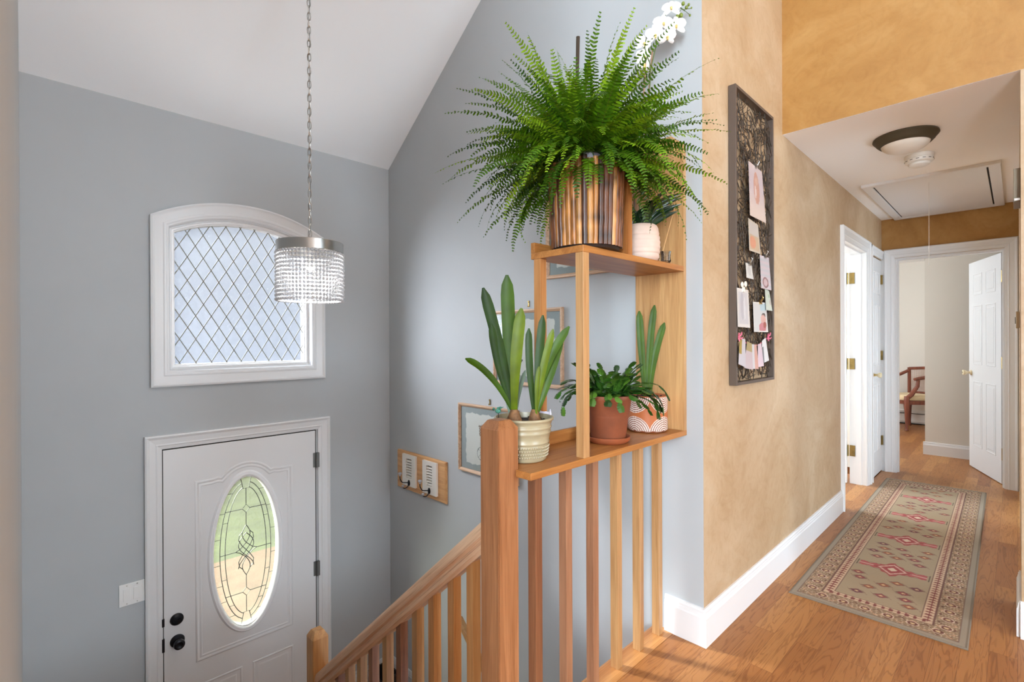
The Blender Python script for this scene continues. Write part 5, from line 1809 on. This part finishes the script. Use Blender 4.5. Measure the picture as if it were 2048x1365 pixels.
def hall_doors():
    # doorway 1 in the plaster wall: opening 4.44..5.262
    r = thing('door_2', (4.85, YH, 0), '', ''); del r['label'], r['category']; r['kind'] = 'structure'
    bm = BM(); casing_u(bm, 4.35, 5.352, 0.0, 2.140, 0.088, lambda x, z, d: (x, YH - d, z))
    mesh('casing', bm, TRIM, r)
    bm = BM()
    box(bm, 5.250, 5.263, YH - 0.004, YH + 0.124, 0, 2.052); box(bm, 4.439, 4.452, YH - 0.004, YH + 0.124, 0, 2.052); box(bm, 4.452, 5.25, YH - 0.004, YH + 0.124, 2.040, 2.052)
    box(bm, 5.240, 5.250, YH + 0.035, YH + 0.075, 0, 2.040); box(bm, 4.452, 5.24, YH + 0.035, YH + 0.075, 2.030, 2.040)
    mesh('jamb', bm, TRIM, r)
    for zc in (1.825, 1.065, 0.293):
        bm = BM()
        box(bm, 5.236, 5.2502, YH + 0.082, YH + 0.122, zc - 0.048, zc + 0.048, 0.001)
        lathe(bm, [(0.007, -0.050), (0.007, 0.050)], (5.237, YH + 0.133, zc), 10)
        mesh('hinge', bm, BRASS, r)
    hx, hy = 5.242, YH + 0.140
    door_leaf(lambda s, t, z: (hx - 0.02 * s / 0.78 - t, hy + s, z), r, 0.78, 2.02)
    # closet door, closed, beside the corner
    r = thing('door_3', (5.72, YH, 0), '', ''); del r['label'], r['category']; r['kind'] = 'structure'
    bm = BM()
    prof = casing_profile(0.075, 0, 1)
    prism(bm, [(5.400 + o, YH - d, 0) for o, d in prof], (0, 0, 2.130))
    prism(bm, [(5.400, YH - d, 2.130 - o) for o, d in prof], (0.560, 0, 0))
    box(bm, 5.9602, 5.9675, YH - 0.022, YH + 0.004, 0, 2.13)
    mesh('casing', bm, TRIM, r)
    y = YH + 0.004
    door_leaf(lambda s, t, z: (5.478 + s, y + t, z), r, 0.482, 2.035)
    for zc in (1.86, 1.125, 0.30):
        bm = BM(); lathe(bm, [(0.007, -0.045), (0.007, 0.045)], (5.956, y - 0.008, zc), 10); box(bm, 5.930, 5.956, y - 0.004, y, zc - 0.045, zc + 0.045)
        mesh('hinge', bm, BRASS, r)
    bm = BM()
    lathe(bm, [(0.001, 0), (0.024, 0), (0.026, -0.005), (0.012, -0.010), (0.010, -0.030), (0.012, -0.034)], (5.555, y, 0.955), 20, 'y')
    mesh('rosette', bm, BRIGHT, r, smooth=True)
    bm = BM(); lathe(bm, [(0.010, -0.032), (0.022, -0.044), (0.026, -0.056), (0.022, -0.066), (0.001, -0.070)], (5.555, y, 0.955), 10, 'y')
    mesh('doorknob', bm, plain('cream_knob', (226, 212, 176), 0.15), r)
    # bedroom doorway in the end wall: opening y 0.07..0.822
    r = thing('door_4', (XE, 0.45, 0), '', ''); del r['label'], r['category']; r['kind'] = 'structure'
    bm = BM()
    casing_u(bm, -0.014 + 0.005, 0.905, 0.0, 2.143, 0.082, lambda q, z, d: (XE - d, q, z))
    mesh('casing', bm, TRIM, r)
    bm = BM()
    box(bm, XE - 0.004, XE + 0.124, 0.810, 0.823, 0, 2.058); box(bm, XE - 0.004, XE + 0.124, 0.069, 0.080, 0, 2.058); box(bm, XE - 0.004, XE + 0.124, 0.08, 0.81, 2.047, 2.058)
    box(bm, XE + 0.03, XE + 0.07, 0.798, 0.810, 0, 2.047); box(bm, XE + 0.03, XE + 0.07, 0.080, 0.090, 0, 2.047); box(bm, XE + 0.03, XE + 0.07, 0.09, 0.798, 2.036, 2.047)
    mesh('jamb', bm, TRIM, r)
    A = Vector((6.115, 0.098, 0)); B = Vector((6.805, 0.338, 0))
    d = (B - A).normalized(); n = Vector((d.y, -d.x, 0))
    x_of = lambda s, t, z: tuple(A + d * s + n * t + Vector((0, 0, z)))
    door_leaf(x_of, r, 0.735, 2.03, mat=plain('bright_door_paint', (206, 207, 208), 0.35))
    for zc in (1.83, 1.07, 0.27):
        bm = BM()
        box(bm, XE + 0.082, XE + 0.122, 0.079, 0.083, zc - 0.05, zc + 0.05, 0.001)
        lathe(bm, [(0.007, -0.052), (0.007, 0.052)], (XE + 0.132, 0.090, zc), 10)
        mesh('hinge', bm, BRASS, r)
    k = A + d * 0.68
    for sg, t in ((-1, 0), (1, 0.035)):
        bm = BM()
        def at(u, rr, a):
            q = k + n * (t + sg * u)
            return q + d * (rr * cos(a)) + Vector((0, 0, 0.945 + rr * sin(a)))
        rings = []
        for u, rr in ((0, 0.0), (0, 0.026), (0.006, 0.026), (0.009, 0.012), (0.028, 0.010), (0.034, 0.016), (0.052, 0.026), (0.066, 0.024), (0.070, 0.010)):
            rings.append([bm.verts.new(at(u, max(rr, 0.0005), 2 * pi * i / 16)) for i in range(16)])
        for P, Q in zip(rings, rings[1:]):
            for i in range(16): bm.faces.new((P[i], P[(i + 1) % 16], Q[(i + 1) % 16], Q[i]))
        mesh('doorknob', bm, MATS['cream_knob'], r, smooth=True)
hall_doors()

# ------------------------------------------------------------------ hall ceiling fittings
def hall_ceiling():
    c = (3.585, 0.445, 2.44)
    r = thing('ceiling_light', c, 'round bronze-rimmed ceiling light with cream dome over the hall', 'ceiling light')
    bm = BM(); lathe(bm, [(0.150, 0), (0.152, -0.008), (0.146, -0.016), (0.140, -0.022), (0.134, -0.032), (0.120, -0.046), (0.114, -0.048), (0.112, -0.040)], c, 56)
    mesh('rim', bm, BRONZE, r, smooth=True, angle=50)
    bm = BM(); lathe(bm, [(0.113, -0.044), (0.108, -0.056), (0.092, -0.070), (0.066, -0.083), (0.034, -0.090), (0.001, -0.092)], c, 56)
    mesh('dome', bm, plain('cream_dome', (216, 206, 192), 0.4), r, smooth=True, angle=60)
    c = (4.02, 0.430, 2.44)
    r = thing('smoke_detector', c, 'white round smoke detector on the hall ceiling beyond the light', 'smoke detector')
    W = plain('detector_white', (226, 222, 214), 0.45)
    bm = BM(); lathe(bm, [(0.074, 0), (0.076, -0.004), (0.070, -0.020), (0.066, -0.022)], c, 40)
    mesh('base', bm, W, r, smooth=True, angle=40)
    bm = BM(); lathe(bm, [(0.068, -0.020), (0.073, -0.026), (0.071, -0.042), (0.062, -0.048), (0.058, -0.049)], c, 40)
    mesh('body', bm, W, r, smooth=True, angle=40)
    bm = BM(); lathe(bm, [(0.054, -0.046), (0.056, -0.052), (0.052, -0.062), (0.040, -0.068), (0.001, -0.069)], c, 40)
    mesh('cap', bm, W, r, smooth=True, angle=40)
    bm = BM()
    for k in range(14):
        a = 2 * pi * k / 14
        p = Vector((c[0] + 0.0725 * cos(a), c[1] + 0.0725 * sin(a), c[2] - 0.034))
        t = Vector((-sin(a), cos(a), 0)) * 0.008
        bar(bm, p - t, p + t, 0.003, 0.001, (cos(a), sin(a), 0))
    mesh('vents', bm, DARKGAP, r)
    # attic hatch
    x0, x1, y0, y1 = 4.495, 5.955, 0.070, 0.822
    r = thing('attic_hatch', (5.2, 0.45, 2.44), 'white framed attic hatch in the hall ceiling with a pull cord', 'attic hatch')
    bm = BM()
    moulding(bm, [(x0, y0), (x1, y0), (x1, y1), (x0, y1)], [(0, 2.4405), (0, 2.422), (0.004, 2.419), (0.058, 2.421), (0.062, 2.425), (0.062, 2.4405)], lambda p, q, d: (p, q, d))
    mesh('frame', bm, TRIM, r)
    bm = BM(); box(bm, x0 + 0.064, x1 - 0.064, y0 + 0.072, y1 - 0.072, 2.424, 2.4399)
    mesh('panel', bm, TRIM, r)
    bm = BM()
    box(bm, x0 + 0.062, x1 - 0.062, y0 + 0.062, y0 + 0.0719, 2.431, 2.4395); box(bm, x0 + 0.062, x1 - 0.062, y1 - 0.0719, y1 - 0.062, 2.431, 2.4395)
    mesh('gap', bm, DARKGAP, r)
    bm = BM(); tube(bm, [(4.69, 0.447, 2.424), (4.69, 0.447, 1.83)], 0.0014, 6); ball(bm, (4.69, 0.447, 1.826), 0.005, 1)
    mesh('pull_cord', bm, plain('cord_white', (226, 224, 218), 0.6), r)
    # chime and thermostat on the right hall wall
    r = thing('door_chime', (3.16, -0.012, 1.885), 'taupe boxy door chime high on the right hall wall', 'door chime')
    bm = BM(); box(bm, 3.09, 3.27, -0.0119, 0.0105, 1.885, 2.03, 0.002)
    mesh('body', bm, plain('chime_taupe', (128, 116, 96), 0.5), r)
    bm = BM(); box(bm, 3.083, 3.089, -0.010, 0.008, 1.888, 1.898)
    mesh('lens', bm, STEEL, r)
    r = thing('thermostat', (4.49, -0.012, 1.36), 'small beige thermostat on the right hall wall', 'thermostat')
    bm = BM(); box(bm, 4.43, 4.55, -0.0119, 0.006, 1.350, 1.455, 0.004)
    mesh('cover', bm, TAN, r)
    bm = BM()
    for k in range(4): box(bm, 4.455 + 0.02 * k, 4.462 + 0.02 * k, 0.006, 0.009, 1.380, 1.42)
    mesh('lever_marks', bm, DARKGAP, r)
hall_ceiling()

# ------------------------------------------------------------------ runner rug
def rug():
    L, W = 2.91, 0.672
    P = [Vector((2.762, 0.815)), Vector((2.768, 0.143)), Vector((5.680, 0.178)), Vector((5.655, 0.845))]
    nu, nv = 720, 170
    rnd = random.Random(21)
    flowers = []
    med = [0.66, 1.22, 1.78, 2.34]
    for k in range(400):
        u, v = rnd.uniform(0.2, L - 0.2), rnd.uniform(0.2, W - 0.2)
        if any(abs(u - m) < 0.10 + 0.05 for m in med) and abs(v - W / 2) < 0.17: continue
        if all((u - a) ** 2 + (v - b) ** 2 > 0.066 ** 2 for a, b, _ in flowers):
            flowers.append((u, v, rnd.randrange(3)))
    def col(u, v):
        d = min(u, L - u, v, W - v)
        n = 6 * sin(u * 517 + 3 * sin(v * 90)) * sin(v * 611)
        def s(c, k=1.0): return tuple(max(0, min(255, x + n * k)) for x in c)
        if d < 0.008: return s((124, 112, 98))
        if d < 0.030: return s((150, 138, 122))
        if d < 0.034: return s((118, 96, 86))
        along = u if d in (v, W - v) else v
        if d < 0.118:
            t = d - 0.076
            ph = (along / 0.088) % 1.0 - 0.5
            a = ph * 0.088
            rr = sqrt(a * a + t * t)
            if rr < 0.009: return s((196, 170, 132))
            if rr < 0.019: return s((112, 74, 66))
            if rr < 0.023: return s((206, 182, 160))
            vine = 0.030 * cos(along / 0.088 * 2 * pi)
            if abs(t - vine) < 0.0035: return s((104, 76, 66))
            if abs(t + vine) < 0.003: return s((186, 146, 118))
            if sin(along * 310 + t * 160) * sin(t * 410 - along * 90) > 0.45: return s((136, 104, 88))
            if sin(along * 190 - t * 260) * sin(t * 300 + along * 140) > 0.6: return s((198, 178, 154))
            return s((144, 124, 100))
        if d < 0.124: return s((112, 84, 76))
        if d < 0.164:
            t = abs(d - 0.144)
            ph = (along / 0.030) % 1.0
            if t < 0.002: return s((124, 72, 70))
            if ph < 0.45 and t < 0.012: return s((124, 78, 72))
            if ph < 0.25 and t < 0.018: return s((156, 112, 100))
            return s((190, 164, 138))
        if d < 0.169: return s((110, 84, 78))
        for m in med:
            du, dv = u - m, v - W / 2
            q = abs(du) / 0.105 + abs(dv) / 0.085
            wob = 0.08 * sin(atan2(du, dv) * 8)
            if q < 1.0 + wob:
                if q < 0.28: return s((196, 172, 150))
                if q < 0.40: return s((150, 70, 74))
                if 0.62 < q < 0.76: return s((196, 160, 146))
                return s((152, 84, 80))
            if abs(dv) < 0.150 and abs(du) < 0.022 + 0.014 * sin(abs(dv) * 60) ** 2:
                return s((164, 90, 88)) if abs(du) > 0.006 else s((190, 150, 138))
            if abs(abs(dv) - 0.158) < 0.003 and abs(du) < 0.045: return s((84, 74, 68))
            if abs(abs(du) - 0.030 - 0.2 * max(0, 0.12 - abs(dv))) < 0.002 and abs(dv) < 0.155: return s((120, 92, 84))
        for a, b, k in flowers:
            x, y = u - a, v - b
            q = abs(x) / 0.024 + abs(y) / 0.030
            if q < 1.15:
                if q < 0.35: return s((196, 168, 130))
                if q < 0.85: return s(((138, 78, 78), (150, 96, 74), (112, 72, 78))[k])
                return s((120, 92, 84))
            if abs(x - 0.02 * sin(y * 90)) < 0.0022 and abs(y) < 0.045: return s((130, 104, 90))
        return s((158, 140, 116), 1.8)
    bm = BM()
    g = []
    for i in range(nu + 1):
        row = []
        for j in range(nv + 1):
            a, b = i / nu, j / nv
            p = (P[0] * (1 - b) + P[1] * b) * (1 - a) + (P[3] * (1 - b) + P[2] * b) * a
            z = 0.0085 + 0.0006 * sin(a * 40) * sin(b * 6)
            if i in (0, nu) or j in (0, nv): z = 0.004
            row.append(bm.verts.new((p.x, p.y, z)))
        g.append(row)
    for i in range(nu):
        for j in range(nv):
            bm.faces.new((g[i][j], g[i][j + 1], g[i + 1][j + 1], g[i + 1][j]))
    edge = [g[i][0] for i in range(nu + 1)] + [g[nu][j] for j in range(1, nv + 1)] + [g[i][nv] for i in range(nu - 1, -1, -1)] + [g[0][j] for j in range(nv - 1, 0, -1)]
    low = [bm.verts.new((v.co.x, v.co.y, 0.0006)) for v in edge]
    n = len(edge)
    for i in range(n):
        bm.faces.new((edge[i], edge[(i + 1) % n], low[(i + 1) % n], low[i]))
    cols = [col(L * i / nu, W * j / nv) for i in range(nu + 1) for j in range(nv + 1)] + [(124, 112, 98)] * n
    r = thing('runner_rug', (4.2, 0.5, 0), 'long faded oriental runner with red medallions on the hall floor', 'rug')
    o = mesh('pile', bm, attr_mat('rug_wool', 0.95, 0.1), r)
    a = o.data.color_attributes.new('col', 'FLOAT_COLOR', 'POINT')
    a.data.foreach_set('color', np.array([(*lin(c), 1) for c in cols], dtype=np.float32).ravel())
rug()

# ------------------------------------------------------------------ bedroom chair and heater
def chair():
    N = Vector((8.78, 1.08, 0)); Lf = Vector((9.05, 1.50, 0)); R = Vector((9.10, 0.70, 0)); Pb = Vector((9.35, 1.12, 0))
    r = thing('armchair', ((N.x + Pb.x) / 2, (N.y + Pb.y) / 2, 0), 'dark wood armchair with caned back and pale cushion in the far bedroom', 'armchair')
    W = wood('mahogany', (92, 46, 34), (142, 80, 58), 'z')
    up = Vector((0, 0, 1))
    for p, h in ((N, 0.48), (Lf, 0.48), (R, 0.46), (Pb, 0.46)):
        bm = BM()
        o = (p - Vector(((N.x + Pb.x) / 2, (N.y + Pb.y) / 2, 0))).normalized()
        tube(bm, [p + up * 0.001 + o * 0.01, p + up * 0.06 - o * 0.0, p + up * 0.26 + o * 0.004, p + up * 0.38 + o * 0.015, p + up * h], [0.022, 0.018, 0.026, 0.036, 0.030], 8)
        mesh('leg', bm, W, r, smooth=True)
    bm = BM()
    for a, b in ((N, Lf), (N, R), (Lf, Pb), (R, Pb)):
        bar(bm, a + up * 0.39, b + up * 0.39, 0.05, 0.03, (b - a).cross(up))
    mesh('seat_rail', bm, W, r)
    bm = BM()
    q = [N, Lf, Pb, R]
    c = sum(q, Vector()) / 4
    rows = []
    for z, k in ((0.415, 0.96), (0.44, 1.0), (0.475, 0.98), (0.49, 0.86)):
        rows.append([bm.verts.new(c + (p - c) * k + up * z) for p in q])
    for A, B in zip(rows, rows[1:]):
        for i in range(4): bm.faces.new((A[i], A[(i + 1) % 4], B[(i + 1) % 4], B[i]))
    bm.faces.new(rows[0]); bm.faces.new(rows[-1])
    bmesh.ops.bevel(bm, geom=list(bm.edges), offset=0.008, segments=2, affect='EDGES')
    mesh('cushion', bm, plain('cushion_cream', (226, 206, 168), 0.85), r)
    for p, e in ((N, R), (Lf, Pb)):
        bm = BM()
        d = (e - p)
        tube(bm, [p + up * 0.45, p + d * 0.12 + up * 0.50, p + d * 0.28 + up * 0.62, p + d * 0.30 + up * 0.705], [0.030, 0.030, 0.024, 0.022], 8)
        mesh('arm_support', bm, W, r, smooth=True)
        bm = BM()
        tube(bm, [p + d * 0.20 + up * 0.715, p + d * 0.35 + up * 0.73, p + d * 0.75 + up * 0.76, e + up * 0.82], [0.020, 0.026, 0.024, 0.022], 8)
        mesh('armrest', bm, W, r, smooth=True)
    bm = BM()
    for p in (R, Pb):
        tube(bm, [p + up * 0.42, p + up * 0.86], 0.022, 8)
    out = (Pb - N + R - Lf).normalized() if False else ((R + Pb) / 2 - (N + Lf) / 2).normalized()
    tube(bm, [Pb + up * 0.845, (R + Pb) / 2 + out * 0.05 + up * 0.865, R + up * 0.845], 0.022, 8)
    tube(bm, [Pb + up * 0.50, (R + Pb) / 2 + out * 0.05 + up * 0.50, R + up * 0.50], 0.016, 8)
    mesh('back_frame', bm, W, r, smooth=True)
    bm = BM()
    M = (R + Pb) / 2 + out * 0.05
    def bp(t): return Pb * (1 - t) ** 2 + (2 * M - (R + Pb) / 2) * 2 * t * (1 - t) + R * t * t
    for i in range(1, 26):
        tube(bm, [bp(i / 26) + up * 0.50, bp(i / 26) + up * 0.85], 0.0022, 4)
    for j in range(18):
        z = 0.52 + 0.32 * j / 17
        tube(bm, [bp(i / 10) + up * z for i in range(11)], 0.0022, 4)
    mesh('cane_panel', bm, plain('cane', (206, 172, 158), 0.7), r)
    # baseboard heater
    bm = BM()
    pr = [(9.56, 0.015), (9.50, 0.015), (9.485, 0.04), (9.485, 0.15), (9.495, 0.165), (9.50, 0.20), (9.56, 0.21)]
    prism(bm, [(x, 0.725, z) for x, z in pr], (0, 2.1, 0))
    h = thing('baseboard_heater', (9.53, 1.7, 0.0), 'white baseboard heater along the far bedroom wall behind the chair', 'heater')
    mesh('cover', bm, plain('heater_white', (234, 234, 232), 0.4), h)
    bm = BM(); box(bm, 9.49, 9.555, 0.73, 2.82, 0.001, 0.014); box(bm, 9.480, 9.4895, 0.73, 2.82, 0.158, 0.166)
    mesh('vent_gap', bm, DARKGAP, h)
chair()
